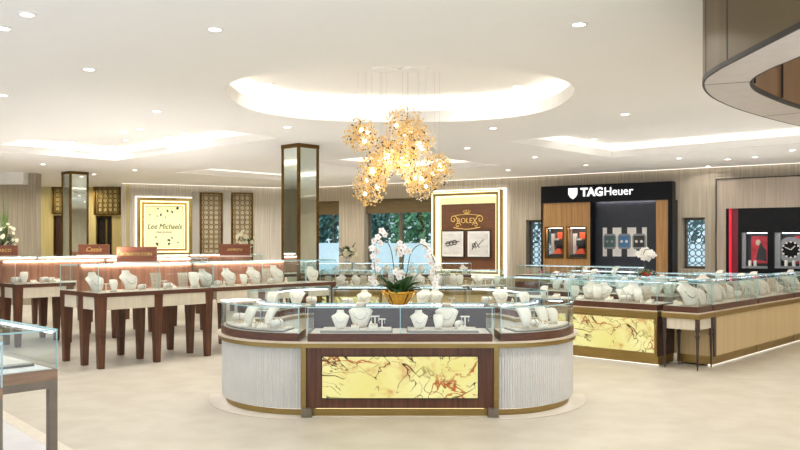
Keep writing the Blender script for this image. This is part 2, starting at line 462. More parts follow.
def ring_lattice(w, h, d, r_out, th, depth, n=14):
    g = MB(); nx = max(1, round(w/d)); nz = max(1, round(h/d)); dx = w/nx; dz = h/nz
    for i in range(nx+1):
        for j in range(nz+1):
            cx, cz = -w/2 + i*dx, j*dz
            vs = []; fs = []
            for k in range(n):
                a = 2*PI*k/n
                for rr in (r_out, r_out-th):
                    for y in (0, depth):
                        x = min(w/2, max(-w/2, cx+rr*math.cos(a))); z = min(h, max(0, cz+rr*math.sin(a)))
                        vs.append((x,y,z))
            for k in range(n):
                j2 = (k+1)%n; a, b = k*4, j2*4
                fs += [(a,b,b+2,a+2),(a,b,b+1,a+1),(a+2,b+2,b+3,a+3)]
            g.add(vs, fs)
    return g
for i,(op_,nm) in enumerate(((W3,3),(W4,4))):
    t = window(nm, op_, [], 0)
    g = ring_lattice(op_[1]-op_[0]-.1, op_[3]-op_[2]-.1, .15, .08, .018, .02)
    l_ = g.build('lattice', M['latwin'], t); l_.location = ((op_[0]+op_[1])/2, .18, op_[2]+.05)

# ceiling slot of light along the boutique wall
o = MB().box(WR.solve(300), 12, -.07, -.03, CEIL-.008, CEIL-.002).build('trim_9', M['wash']); o.location = (WR.o.x,WR.o.y,0); o.rotation_euler = (0,0,WR.a); S(o)
o = MB().box(aL, 4.2, -.07, -.03, CEIL-.008, CEIL-.002).build('trim_10', M['wash']); o.location = (WL.o.x,WL.o.y,0); o.rotation_euler = (0,0,WL.a); S(o)

# bulkhead around the stair opening, upper right
zb = 2.66
def arc_pts(ctrl, n=8):                            # Catmull-Rom through control points
    P = [Vector(c) for c in ctrl]; out = []
    for i in range(len(P)-1):
        a, b, c, d = P[max(i-1,0)], P[i], P[i+1], P[min(i+2,len(P)-1)]
        for k in range(n):
            t = k/n
            out.append(.5*((2*b)+(c-a)*t+(2*a-5*b+4*c-d)*t*t+(3*b-a-3*c+d)*t**3))
    out.append(P[-1]); return out
oc = arc_pts([(1.99,1.6),(1.98,3.2),(1.95,4.6),(1.95,4.95),(2.0,5.28),(2.18,5.68),(2.45,6.08),(2.88,6.57),(3.65,7.3),(4.8,8.2),(6.4,9.3)])
ic = arc_pts([(2.34,1.6),(2.32,3.2),(2.28,4.5),(2.26,4.85),(2.29,5.18),(2.42,5.48),(2.66,5.80),(3.16,6.33),(3.92,7.0),(5.05,7.88),(6.65,8.95)])
bk = S(empty('ceiling_bulkhead', (1.9,4,zb)))
def off2(pl, d):
    out = []
    for i,p in enumerate(pl):
        t = (pl[min(i+1,len(pl)-1)]-pl[max(i-1,0)]).normalized(); out.append(p + Vector((t.y,-t.x))*d)
    return out
def shift(m): return m.xform(Matrix.Translation((-1.9,-4,-zb)))
shift(MB().band(oc, off2(oc,.03), zb, CEIL)).build('outer_fascia', M['bronze'], bk)
shift(MB().band(ic, off2(ic,-.03), zb+.02, CEIL)).build('inner_fascia', M['bronzein'], bk)
shift(MB().band(off2(oc,.012), off2(ic,-.012), zb-.012, zb+.02)).build('underside', M['soffit'], bk)
sm = MB().band(off2(oc,-.003), off2(oc,.012), zb-.012, zb+.018).band(off2(ic,.003), off2(ic,-.012), zb-.012, zb+.014)
for k in (29, 18, 56, 72):
    p = off2(oc,-.002)[k]; q = off2(oc,-.002)[k]; t = (oc[k+1]-oc[k-1]).normalized()*.004
    sm.band([p-t,p+t], [p-t+Vector((.02,0)),p+t+Vector((.02,0))], zb+.02, CEIL)
for k in (40, 52, 64, 74):
    p = off2(ic,.003)[k]; t = (ic[k+1]-ic[k-1]).normalized()*.004
    sm.band([p-t,p+t], [p-t+Vector((.01,-.01)),p+t+Vector((.01,-.01))], zb+.02, CEIL)
for k in (34, 58):
    a, b = oc[k], ic[k]; t = (b-a).normalized(); s_ = Vector((t.y,-t.x))*.003
    sm.prism([(a-s_).to_tuple(),(a+s_).to_tuple(),(b+s_).to_tuple(),(b-s_).to_tuple()], zb-.0135, zb-.012)
shift(sm).build('seam', M['seam'], bk)

# ------------------------------------------------------------------ lights
def add_light(typ, name, loc, energy, color=(1,.97,.92), size=.1, rot=(0,0,0), spread=None, shape='DISK', sy=None):
    l = bpy.data.lights.new(name, typ); l.energy = energy; l.color = color
    o = bpy.data.objects.new(name, l); COL.objects.link(o); o.location = loc; o.rotation_euler = rot
    if typ == 'AREA':
        l.shape = shape; l.size = size
        if sy: l.size_y = sy
        if spread: l.spread = spread
    else: l.shadow_soft_size = size
    return o
DL = MB().lathe([(.072,0),(.072,-.006),(.05,-.008)], 20)
DLE = MB().lathe([(.05,-.006),(.0005,-.006)], 20)
dl0 = None
DOWN = .34; UPFILL = 0.25; SKY_UP = 0.55; FILL_BELOW = 1.35
def downlight(px, py, zc, where, n, w=38):
    global dl0
    p = at(px, py, zc)
    if dl0 is None:
        dl0 = empty('downlight', p)
        DL.build('trim_ring', M['white'], dl0); DLE.build('lens', M['down'], dl0); r = dl0
    else:
        r = copy_tree(dl0); r.location = p
    tag(r, '%s round downlight from the left %s' % (ORD[n], where), 'ceiling light', 'recessed ceiling downlights')
    add_light('AREA', 'downlight_or_fill', (p.x,p.y,p.z-.02), w*DOWN, size=.1, spread=math.radians(150), color=(1,.965,.91))
for n,(x,y) in enumerate([(3,28),(27,14),(89,69),(215,29),(579,24),(625,114)]):
    downlight(x, y, CEIL, 'in the plain ceiling near the camera', n, (8,8,14,36,60,60)[n])
for n,(x,y) in enumerate([(3,95),(157,111),(287,127),(467,148),(493,128),(535,157)]):
    downlight(x, y, CEIL, 'in the flat ceiling between the coffers', n)
for n,(x,y) in enumerate([(43,164),(94,174),(135,170),(508,170),(586,165),(679,158),(708,166),(728,159),(755,157),(792,150)]):
    downlight(x, y, CEIL, 'in the ceiling strip close to the back walls', n, 60 if n < 3 else 22)
for n,(x,y) in enumerate([(72,142),(78,127),(92,124),(112,146),(124,132),(126,140),(140,129),(167,137),(185,133)]):
    downlight(x, y, CEIL+.26, 'inside the rectangular coffer above the wood-backed showcases', n, 16)
for n,(x,y) in enumerate([(573,134),(594,139),(653,125)]):
    downlight(x, y, CEIL+.26, 'inside the rectangular coffer before the watch boutique', n)
for n,(x,y) in enumerate([(269,84),(302,92),(358,95),(483,93),(517,86)]):
    downlight(x, y, CEIL+.37, 'inside the oval coffer around the chandelier', n, 30)
for p_ in ((4.6,5.6),(5.6,7.4),(7.2,9.2),(8.8,11.2),(3.2,7.6)): add_light('AREA', 'downlight_or_fill', (*p_,CEIL-.02), 13, size=.1, spread=math.radians(150), color=(1,.94,.84))   # unseen lamps added past the right edge to brighten that side
for p_ in ((12.5,8.5),(12.5,12)): add_light('AREA', 'downlight_or_fill', (*p_,CEIL-.02), 60, size=.1, spread=math.radians(160), color=(1,.96,.9))  # added pair that lights the right wall for the mirrored columns
for p_ in ((-9.9,18.4),(-11.4,18.4)): add_light('AREA', 'wall_fill_light', (*p_,CEIL-.02), 22, size=.1, spread=math.radians(150), color=(1,.97,.92))  # added to lift the grey block wall, no fixture stands here
for fr_,a_ in ((WL,-.6),(WL,.9),(WL,2.3),(WR,WR.solve(332)),(WR,WR.solve(372)),(WR,WR.solve(420)),(WR,WR.solve(465)),(WR,WR.solve(515))):
    add_light('AREA', 'wall_fill_light', fr_.pt(a_,-1.5,CEIL-.02), 17, size=.1, spread=math.radians(150), color=(1,.97,.92))  # unseen lamps added to brighten the back walls
# hall and boutique lamps
add_light('AREA', 'hall_lamp', (-9.9,24.2,3.2), 20, (1,.86,.55), .3)
add_light('AREA', 'hall_lamp', (-11.4,23.6,3.2), 20, (1,.86,.55), .3)

# daylight: sky through the front of the shop and the windows
w = bpy.data.worlds.new('world'); SC.world = w; w.use_nodes = True
wn = w.node_tree.nodes; wl = w.node_tree.links
bg = wn['Background']; sky = wn.new('ShaderNodeTexSky'); sky.sky_type = 'HOSEK_WILKIE'; sky.turbidity = 3; sky.ground_albedo = .5
sky.sun_direction = Vector((-.4,-.6,.7)).normalized()
tcw = wn.new('ShaderNodeTexCoord'); sep = wn.new('ShaderNodeSeparateXYZ')
rampw = wn.new('ShaderNodeMapRange'); rampw.inputs[1].default_value = -.04; rampw.inputs[2].default_value = .04
wl.new(tcw.outputs['Generated'], sep.inputs[0]); wl.new(sep.outputs[2], rampw.inputs[0])
mixn = wn.new('ShaderNodeMix'); mixn.data_type = 'RGBA'; mixn.inputs[0].default_value = .75; mixn.inputs[7].default_value = (.80,.91,1.0,1)
wl.new(sky.outputs[0], mixn.inputs[6])
skyup = wn.new('ShaderNodeVectorMath'); skyup.operation = 'SCALE'; skyup.inputs[3].default_value = SKY_UP
wl.new(mixn.outputs[2], skyup.inputs[0])
mix2 = wn.new('ShaderNodeMix'); mix2.data_type = 'RGBA'; mix2.inputs[6].default_value = (.90*FILL_BELOW,.965*FILL_BELOW,1.05*FILL_BELOW,1)   # lower half of the world brightened as added fill for the ceiling
wl.new(rampw.outputs[0], mix2.inputs[0]); wl.new(skyup.outputs[0], mix2.inputs[7])
wl.new(mix2.outputs[2], bg.inputs[0]); bg.inputs[1].default_value = 1.0
sl = bpy.data.lights.new('sun', 'SUN'); sl.energy = 3.2; sl.angle = .01; sl.color = (1,.98,.95)
so_ = bpy.data.objects.new('sun', sl); COL.objects.link(so_); so_.rotation_euler = Vector((.3,.62,-.95)).to_track_quat('-Z','Y').to_euler()
def up_fill(p, e):  # added spot without a fixture, aimed up to brighten the ceiling
    l = bpy.data.lights.new('ceiling_fill_spot', 'SPOT'); l.energy = e*UPFILL; l.color = (.985,.985,1); l.spot_size = math.radians(165); l.spot_blend = .6; l.shadow_soft_size = .04
    o = bpy.data.objects.new('ceiling_fill_spot', l); COL.objects.link(o); o.location = p; o.rotation_euler = (PI,0,0)

#PART2
# ------------------------------------------------------------------ mirrored columns
def column(px, d, label):
    t = thing('mirrored_column', label, 'column', ((px-HX)*d/F, d, 0), ANG, 'brass framed mirror columns')
    s, w = .47, .045
    MB().box(.012,s-.012,.012,s-.012,.1,CEIL-.07).build('mirror_panel', M['mirror'], t)
    for x,y in ((0,0),(s-w,0),(0,s-w),(s-w,s-w)): MB().box(x,x+w,y,y+w,.1,CEIL-.07).build('corner_post', M['brassdark'], t)
    MB().box(-.004,s+.004,-.004,s+.004,CEIL-.07,CEIL-.002).build('top_band', M['brassdark'], t)
    MB().box(-.006,s+.006,-.006,s+.006,0,.1).build('base_band', M['brassdark'], t)
column(298.5, 13.85, 'tall square mirrored column with brass edges standing beside the chandelier')
column(70, 19.4, 'square mirrored column with brass edges in front of the yellow hall')

# ------------------------------------------------------------------ wall pieces
def mount(fr, px0, px1, py0, py1, off=0.0):
    a0, a1 = fr.solve(px0, off), fr.solve(px1, off)
    Y = fr.pt((a0+a1)/2, off).y
    z1 = E-(py0-HY)*Y/F; z0 = E-(py1-HY)*Y/F
    p = fr.pt((a0+a1)/2, off, z0)
    return p, fr.a, a1-a0, z1-z0
def frame_mb(w, h, t, y0, y1, z=0.0, x=0.0):
    return MB().box(x-w/2,x-w/2+t,y0,y1,z,z+h).box(x+w/2-t,x+w/2,y0,y1,z,z+h).box(x-w/2+t,x+w/2-t,y0,y1,z,z+t).box(x-w/2+t,x+w/2-t,y0,y1,z+h-t,z+h)

# square illuminated sign
p,a,w_,h_ = mount(WL, 136.5, 191, 198, 255.5, -.02)
t = thing('illuminated_sign', 'square cream sign with black script and scattered petals in a glowing gold frame', 'sign', p, a)
frame_mb(w_+.06,h_+.06,.04,-.02,.012,-.03).build('halo_light', M['whiteglow'], t)
frame_mb(w_,h_,.09,-.22,0).build('outer_frame', M['brass'], t)
frame_mb(w_-.18,h_-.18,.05,-.10,0,.09).build('light_channel', M['warmled'], t)
frame_mb(w_-.28,h_-.28,.06,-.12,0,.14).build('gold_band', M['gold'], t)
frame_mb(w_-.40,h_-.40,.035,-.10,0,.20).build('light_channel', M['warmled'], t)
frame_mb(w_-.47,h_-.47,.01,-.13,0,.235).build('inner_frame', M['gold'], t)
MB().box(-w_/2+.22,w_/2-.22,-.09,-.02,.22,h_-.22).build('sign_panel', M['signpanel'], t)
text('lettering', 'Lee Michaels', M['black'], t, (0,-.094,h_*.5), .235, ext=.004, shear=.25, sx=.82)
text('lettering', 'FINE JEWELRY', M['black'], t, (0,-.094,h_*.5-.17), .075, ext=.003)
g = MB(); rr = random.Random(3)
for k in range(30):
    x = rr.uniform(-w_/2+.28,w_/2-.28); z = rr.uniform(.28,h_-.28)
    if abs(z-h_*.47) < .24: continue
    an = rr.uniform(0,PI); r = rr.uniform(.025,.05)
    pts = [(x+r*math.cos(an+b)*q, z+r*math.sin(an+b)*q) for b,q in ((0,1.2),(1.2,.5),(2.2,.7),(PI,.9),(4.2,.45),(5.2,.55))]
    MB().prism_y(pts, -.1, -.091).build('petal_decoration', M['charcoal'], t)

# floor-to-ceiling lattice screens on the same wall
for px0,px1,lab in ((200,222.5,'tall bronze lattice screen next to the square illuminated sign'),(231.5,253,'tall bronze lattice screen behind the white lilies')):
    p,a,w_,h_ = mount(WL, px0, px1, 192.5, 290, -.06)
    t = thing('lattice_screen', lab, 'screen', p, a, 'bronze lattice screens')
    MB().box(-w_/2,w_/2,.02,.05,0,h_).build('backing_panel', M['latback'], t)
    ring_lattice(w_-.06,h_-.06,.15,.09,.022,.03).xform(Matrix.Translation((0,-.02,.03))).build('lattice', M['latgold2'], t)
    frame_mb(w_,h_,.05,-.03,.02).build('frame', M['brassdark'], t)
for px0,px1 in ((192,199),(223,231)):
    p,a,w_,h_ = mount(WL, px0, px1, 192, 290, -.04)
    o = MB().box(-w_/2,w_/2,0,.038,0,h_).build('trim_%d' % (11 if px0<200 else 12), M['pilaster'], None); o.location = p; o.rotation_euler = (0,0,a); S(o)

# lattice headers in the hall
for px0,px1,py0,py1,lab in ((93.5,120.5,186,215,'square gold lattice panel above the dark hall doorway'),(51.5,68,185,214,'gold lattice panel partly behind the mirrored column')):
    p,a,w_,h_ = mount(hl, px0, px1, py0, py1, -.12)
    t = thing('lattice_header', lab, 'lattice panel', p, a, 'gold lattice panels over the hall doors')
    MB().box(-w_/2,w_/2,.06,.11,0,h_).build('backing_panel', M['wallwarm'], t)
    ring_lattice(w_-.05,h_-.05,.15,.09,.022,.03).xform(Matrix.Translation((0,.02,.025))).build('lattice', M['latgold'], t)
    frame_mb(w_,h_,.045,0,.06).build('frame', M['brassdark'], t)
dd = S(empty('door_1', (hx(96),25.25,0)))
dw = hx(112)-hx(96)
MB().box(.02,dw-.02,.05,.09,0,2.38).build('door_leaf', M['doordark'], dd)
frame_mb(dw,2.4,.04,0,.12,0,dw/2).build('door_frame', M['brassdark'], dd)
MB().box(.28,.33,.02,.05,.1,2.3).build('door_stile', M['brass'], dd)
dd = S(empty('door_2', (hx(53),25.25,0)))
dw = hx(66)-hx(53)
MB().box(.02,dw-.02,.05,.09,0,2.38).build('door_leaf', M['espresso'], dd)
frame_mb(dw,2.4,.03,0,.12,0,dw/2).build('door_frame', M['brassdark'], dd)

# gold framed brown sign with crest and two prints
OFF = -.30
p,a,w_,h_ = mount(WR, 431, 500.5, 190.5, 276, OFF)
t = thing('framed_display_wall', 'large brown panel with gold crest inside a glowing yellow frame', 'sign', p, a)
frame_mb(w_+.08,h_+.08,.05,.2,.27,-.04).build('halo_light', M['whiteglow'], t)
frame_mb(w_,h_,.13,0,.29).build('outer_frame', M['brass'], t)
frame_mb(w_-.05,h_-.05,.04,-.012,0,.025).build('light_band', M['warmled'], t)
frame_mb(w_-.26,h_-.26,.04,.05,.2,.13).build('light_channel', M['warmled'], t)
MB().box(-w_/2+.17,w_/2-.17,.19,.28,.17,h_-.17).build('back_panel', M['signpanel'], t)
MB().box(-w_/2+.27,w_/2-.22,.12,.2,.0+.17,h_-.36).build('sign_panel', M['signbrown'], t)
# crest: scrolls, crown and name
OFFY = .105; cz = h_*.655
g = MB()
for sgn in (-1,1):
    g.tube([(sgn*(.42-.12*math.cos(k*.5)*(1-k/18)), OFFY, cz+.02+.12*math.sin(k*.5)*(1-k/18)) for k in range(16)], .014, 6)
    g.tube([(sgn*(.28-.1*math.cos(k*.5)*(1-k/16)), OFFY, cz-.14+.07*math.sin(k*.5)*(1-k/16)) for k in range(14)], .012, 6)
g.tube([(-.42+.84*k/16, OFFY, cz-.2-.05*math.sin(PI*k/16)) for k in range(17)], .014, 6)
g.tube([(-.42+.84*k/16, OFFY, cz+.12+.04*math.sin(PI*k/16)) for k in range(17)], .01, 6)
for k in range(5):
    x = -.09+.045*k; g.tube([(x*.5,OFFY,cz+.16),(x*1.2,OFFY,cz+.27-abs(k-2)*.012)], .012, 6, .006); g.sphere((x*1.2,OFFY,cz+.275-abs(k-2)*.012), .016)
g.build('crest', M['signgold'], t, smooth=True)
text('lettering', 'ROLEX', M['signgold'], t, (0,.112,cz-.02), .2, ext=.006, sx=1.05)
for xq, kind in ((-.44,0),(.38,1)):
    x = xq; zl, zh_ = h_*.215, h_*.535
    f = frame_mb(.74,zh_-zl,.025,.08,.12,zl,x).build('print_frame', M['seam'], t)
    MB().box(x-.345,x+.345,.09,.12,zl+.025,zh_-.025).build('mount_board', M['white'], f)
    MB().box(x-.29,x+.29,.082,.09,zl+.09,zh_-.09).build('print', M['paper'], f)
    g = MB(); zc_ = (zl+zh_)/2
    if kind == 0:
        for q in range(3): g.tube([(x-.15+.11*q+.06*math.cos(k*PI/6), .08, zc_+.02*q+.06*math.sin(k*PI/6)) for k in range(13)], .013, 6)
        g.tube([(x-.24,.08,zc_),(x+.22,.08,zc_+.07)], .011, 6)
    else:
        g.tube([(x-.2,.08,zc_-.16),(x-.08,.08,zc_+.06),(x+.03,.08,zc_-.1)], .012, 6); g.tube([(x-.1,.08,zc_-.12),(x+.16,.08,zc_+.12)], .009, 6)
        g.tube([(x-.14+.05*math.cos(k*PI/6), .08, zc_-.04+.05*math.sin(k*PI/6)) for k in range(13)], .011, 6)
    g.build('printed_motif', M['seam'], f)

# black watch boutique
OFF = -.42
p,a,w_,h_ = mount(WR, 541, 672.5, 184, 300, OFF)
p.z = 0; Yc = p.y; ztop = E+(HY-184)*Yc/F
t = thing('watch_boutique_unit', 'black and oak wall unit with lit white lettering on its header', 'wall unit', p, a)
def lx(px): return WR.solve(px, OFF) - (WR.solve(541,OFF)+WR.solve(672.5,OFF))/2
zh = E+(HY-201.5)*Yc/F
x0,x1 = lx(541), lx(672.5)
MB().box(x0,x1,0,.25,zh,ztop).build('header', M['black'], t)
MB().box(lx(668),x1,.0,.42,0,zh).build('side_panel', M['black'], t)
MB().box(x0,x0+.03,.0,.42,0,zh).build('side_panel', M['black'], t)
xa,xb,xc = lx(589.5), lx(655.5), lx(668)
def nz_(py): return E+(HY-py)*Yc/F
nic = [(lx(545),lx(562.5),nz_(258.5),nz_(227)),(lx(566.5),lx(585.5),nz_(258.5),nz_(227))]
def panel_holes(xl,xr,z0,z1,y0,y1,hs):
    g = MB(); xs = sorted({xl,xr}|{h[0] for h in hs}|{h[1] for h in hs})
    for q,b in zip(xs,xs[1:]):
        m = (q+b)/2; hh = [h for h in hs if h[0]<m<h[1]]; zz = z0
        for h in hh: g.box(q,b,y0,y1,zz,h[2]); zz = h[3]
        g.box(q,b,y0,y1,zz,z1)
    return g
panel_holes(x0+.03,xa,0,zh,.04,.16,nic).build('oak_panel', M['oak'], t)
MB().box(xa,xb,.30,.42,0,ztop).build('recess_panel', M['navy'], t)
MB().box(xa,xa+.03,.04,.30,0,zh).build('recess_cheek', M['black'], t)
MB().box(xb,xc,.04,.2,0,zh).build('oak_pilaster', M['oak'], t)
MB().box(xa+.1,xb-.05,.26,.285,zh+.02,zh+.03).build('recess_light', M['led'], t)
for (q0,q1,z0,z1) in nic:
    f = frame_mb(q1-q0+.04,z1-z0+.04,.035,.02,.06,z0-.02,(q0+q1)/2).build('niche_frame', M['brassdark'], t)
    MB().box(q0,q1,.36,.4,z0,z1).build('niche_back', M['charcoal'], f)
    ww = q1-q0; hh = z1-z0
    MB().box(q0+ww*.56,q0+ww*.84,.16,.3,z0+hh*.62,z0+hh*.84).build('orange_card', M['orange'], f)
    MB().box(q0+ww*.40,q0+ww*.84,.14,.3,z0+hh*.40,z0+hh*.58).build('watch_box', M['strap'], f)
    MB().box(q0+ww*.46,q0+ww*.70,.12,.3,z0+hh*.58,z0+hh*.64).build('watch_cushion', M['white'], f)
    MB().prism_y([(q0+ww*.34,z0+hh*.13),(q0+ww*.86,z0+hh*.13),(q0+ww*.8,z0+hh*.30),(q0+ww*.6,z0+hh*.31),(q0+ww*.44,z0+hh*.22)], .12,.3).build('red_case', M['orange'], f)
    MB().box(q0+ww*.08,q0+ww*.95,.1,.3,z0+.01,z0+hh*.1).build('niche_shelf', M['strap'], f)
    MB().box(q0+ww*.12,q0+ww*.32,.25,.35,z0+hh*.12,z0+hh*.8).build('grey_card', M['white'], f)
    MB().box(q0+ww*.1,q0+ww*.9,.1,.14,z1-.02,z1-.012).build('niche_light', M['led'], f)
# lettering and shield emblem
tx = (lx(567)+lx(632))/2; zt_ = (zh+ztop)/2+.02
text('lettering', 'TAG', M['letter'], t, (lx(592),-.012,zt_), .285, ext=.012, bold=.010, sx=1.0)
text('lettering', 'Heuer', M['letter'], t, (lx(618.5),-.012,zt_), .285, ext=.012, sx=.98)
sx_ = lx(573); s_ = .115
MB().prism_y([(sx_-s_,zt_+.12),(sx_+s_,zt_+.12),(sx_+s_,zt_-.03),(sx_+s_*.55,zt_-.11),(sx_,zt_-.15),(sx_-s_*.55,zt_-.11),(sx_-s_,zt_-.03)], -.024,0).build('shield_emblem', M['letter'], t)
# poster with three watches
q0,q1,z0,z1 = lx(598.8), lx(643), nz_(256.5), nz_(227.5)
f = MB().box(q0,q1,.27,.3,z0,z1).build('watch_poster', M['white'], t)
ww,hh = q1-q0, z1-z0
for k,dm in enumerate(('dial','dialb','charcoal')):
    cx = q0+ww*(.165+.335*k); cz = z0+hh*.52
    MB().box(cx-ww*.065,cx+ww*.065,.262,.27,z0,z0+hh*.3).build('printed_strap', M['strap'], f); MB().box(cx-ww*.065,cx+ww*.065,.262,.27,z0+hh*.76,z1).build('printed_strap', M['strap'], f)
    r = ww*.148
    c = MB().prism_y([(cx-r,cz-r*.75),(cx-r*.75,cz-r*1.15),(cx+r*.75,cz-r*1.15),(cx+r,cz-r*.75),(cx+r,cz+r*.75),(cx+r*.75,cz+r*1.15),(cx-r*.75,cz+r*1.15),(cx-r,cz+r*.75)], .256,.27).build('printed_watch_case', M['greyc'], f)
    MB().prism_y([(cx-r*.8,cz-r*.85),(cx+r*.8,cz-r*.85),(cx+r*.8,cz+r*.85),(cx-r*.8,cz+r*.85)], .252,.258).build('printed_dial', M[dm], c)
    g = MB()
    for ox in (-.38,.38): g.prism_y([(cx+ox*r+.22*r*math.cos(b*PI/5), cz+.22*r*math.sin(b*PI/5)) for b in range(10)], .248,.253)
    g.build('printed_subdial', M['white' if k else 'greyc'], c)

# red and black boutique
OFF = -.25
p,a,w_,h_ = mount(WR, 715, 830, 178, 300, OFF)
cxa = (WR.solve(715,OFF)+WR.solve(830,OFF))/2
def lx2(px): return WR.solve(px, OFF)-cxa
p = WR.pt(cxa, OFF, 0)
def zz2(px,py): return WR.z(px,py,OFF)
zt2 = zz2(716,178.7); zb2 = zz2(727,208.5)
t = thing('red_watch_boutique_unit', 'taupe wall unit with black recess, red strip and two lit display windows', 'wall unit', p, a)
x0,x1 = lx2(715.5), lx2(830)
panel_holes(x0+.02,x1,0,zt2-.02,.02,.25,[(lx2(725.5),x1,0,zb2)]).build('surround', M['greywood'], t)
MB().box(x0,x0+.02,0,.25,0,zt2).box(x0,x1,0,.25,zt2-.02,zt2).build('black_trim', M['seam'], t)  # black trim outlining the taupe surround
xr0 = lx2(725.5)
nn = [(lx2(740.5),lx2(767),zz2(754,268.5),zz2(754,232.5)),(lx2(773.5),lx2(812),zz2(786,268.5),zz2(786,232.5))]
panel_holes(lx2(737.5),x1,0,zb2,.06,.14,nn).build('black_panel', M['black'], t)
MB().box(xr0,lx2(728.5),.06,.16,0,zb2).build('black_edge', M['black'], t)
MB().box(lx2(728.5),lx2(731),.04,.16,0,zb2).build('red_strip', M['red'], t)
MB().box(lx2(731),lx2(737.5),.10,.16,0,zb2).build('red_cheek', M['redd'], t)
for k,(q0,q1,z0,z1) in enumerate(nn):
    ww,hh = q1-q0, z1-z0
    f = MB().box(q0,q1,.23,.248,z0,z1).build('window_back', M['strap'], t)
    MB().box(q0,q0+ww*.16,.12,.23,z0,z1).build('steel_cheek', M['greyc'], f)
    MB().box(q0,q1,.10,.23,z0,z0+hh*.06).build('window_shelf', M['greyc'], f)
    MB().box(q0+ww*.2,q1-.02,.13,.15,z1-.02,z1-.005).build('window_light', M['ledcool'], f)
    if k == 0:
        pb = MB().box(q0+ww*.34,q1-.01,.2,.225,z0+hh*.14,z1-hh*.1).build('red_poster', M['redposter'], f)
        MB().prism_y([(q0+ww*.52,z0+hh*.25),(q0+ww*.92,z0+hh*.2),(q0+ww*.9,z0+hh*.5),(q0+ww*.68,z0+hh*.72),(q0+ww*.6,z0+hh*.5)], .19,.2).build('printed_jacket', M['strap'], f)
        g = MB().sphere((q0+ww*.6,.195,z0+hh*.72), hh*.07, sc=(1,.15,1.2)); g.build('printed_portrait', M['leather2'], f, smooth=True)
    else:
        MB().box(q0+ww*.5,q1-.01,.2,.225,z0+hh*.14,z1-hh*.1).build('red_poster', M['redposter'], f)
        cx, cz, r = q0+ww*.42, z0+hh*.52, hh*.36
        c = MB().lathe([(r*.62,0),(r,0),(r,.02),(r*.62,.02)], 36, fl=.012, nf=30).xform(Matrix.Translation((cx,.19,cz)) @ Matrix.Rotation(PI/2,4,'X')).build('printed_watch_bezel', M['greyc'], f)
        MB().prism_y([(cx+r*.72*math.cos(b*PI/16), cz+r*.72*math.sin(b*PI/16)) for b in range(32)], .172,.188).build('printed_dial', M['black'], c)
        g = MB()
        for b in range(12):
            g.prism_y([(cx+r*(.6*math.cos(b*PI/6)+dx*.06), cz+r*(.6*math.sin(b*PI/6)+dz*.06)) for dx,dz in ((-1,-1),(1,-1),(1,1),(-1,1))], .168,.173)
        g.tube([(cx,.168,cz),(cx+r*.3,.168,cz+r*.3)], r*.04, 5).tube([(cx,.168,cz),(cx-r*.42,.168,cz+r*.2)], r*.03, 5)
        g.build('printed_markers', M['white'], c)
    for j in range(3):
        sx0 = q0+ww*(.3+.2*j)
        if k == 0 and j == 2: continue
        MB().lathe([(.001,0),(.035,0),(.035,.1),(.028,.13),(.001,.13)], 10, (sx0,.16,z0+hh*.06)).build('display_post', M['white'], f)

# ------------------------------------------------------------------ jewellery displays
def d_bust():
    o = empty('necklace_bust')
    prof = [(0,.042,0),(.12,.052,-.006),(.30,.066,-.010),(.48,.078,-.010),(.62,.088,-.006),(.69,.085,-.002),(.76,.062,.002),(.83,.042,.003),(.90,.036,.003),(.96,.034,.001),(1.0,.030,.004)]
    H = .175; n = 8; vs = []; fs = []; th = .012
    for z,w,y0 in prof:
        for side in (0,1):
            for k in range(n+1):
                u = -1+2*k/n
                y = y0*2 + .55*z*H*.8 - .030*(1-u*u)*(w/.07) + (th if side else 0)
                vs.append((w*u*(1 if not side else .97), y, z*H*(1 if not side else .985)+.004))
    m = n+1; R_ = 2*m
    for i in range(len(prof)-1):
        for k in range(n):
            fs.append((i*R_+k,i*R_+k+1,(i+1)*R_+k+1,(i+1)*R_+k)); fs.append((i*R_+m+k,(i+1)*R_+m+k,(i+1)*R_+m+k+1,i*R_+m+k+1))
        fs.append((i*R_,(i+1)*R_,(i+1)*R_+m,i*R_+m)); fs.append((i*R_+n,i*R_+m+n,(i+1)*R_+m+n,(i+1)*R_+n))
    for i in (0,len(prof)-1):
        for k in range(n): fs.append((i*R_+k,i*R_+m+k,i*R_+m+k+1,i*R_+k+1))
    MB().add(vs,fs).build('bust_form', M['leather'], o, smooth=True)
    MB().frustum(0,.035,.032,.05,0,.028,.042,.008).add([(-.018,.06,.008),(.018,.06,.008),(.018,.075,.008),(-.018,.075,.008),(-.014,.062,.115),(.014,.062,.115),(.014,.068,.115),(-.014,.068,.115)],[(0,3,2,1),(4,5,6,7),(0,1,5,4),(1,2,6,5),(2,3,7,6),(3,0,4,7)]).build('easel_foot', M['leather2'], o)
    pts = []
    for k in range(17):
        q = -1.35+2.7*k/16; x = .05*math.sin(q); z = .122-.062*math.cos(q)
        pts.append((x, .55*z*.8-.03*(1-(x/.075)**2)-.022, z))
    MB().tube(pts, .0024, 5).build('necklace', M['silver'], o)
    return o
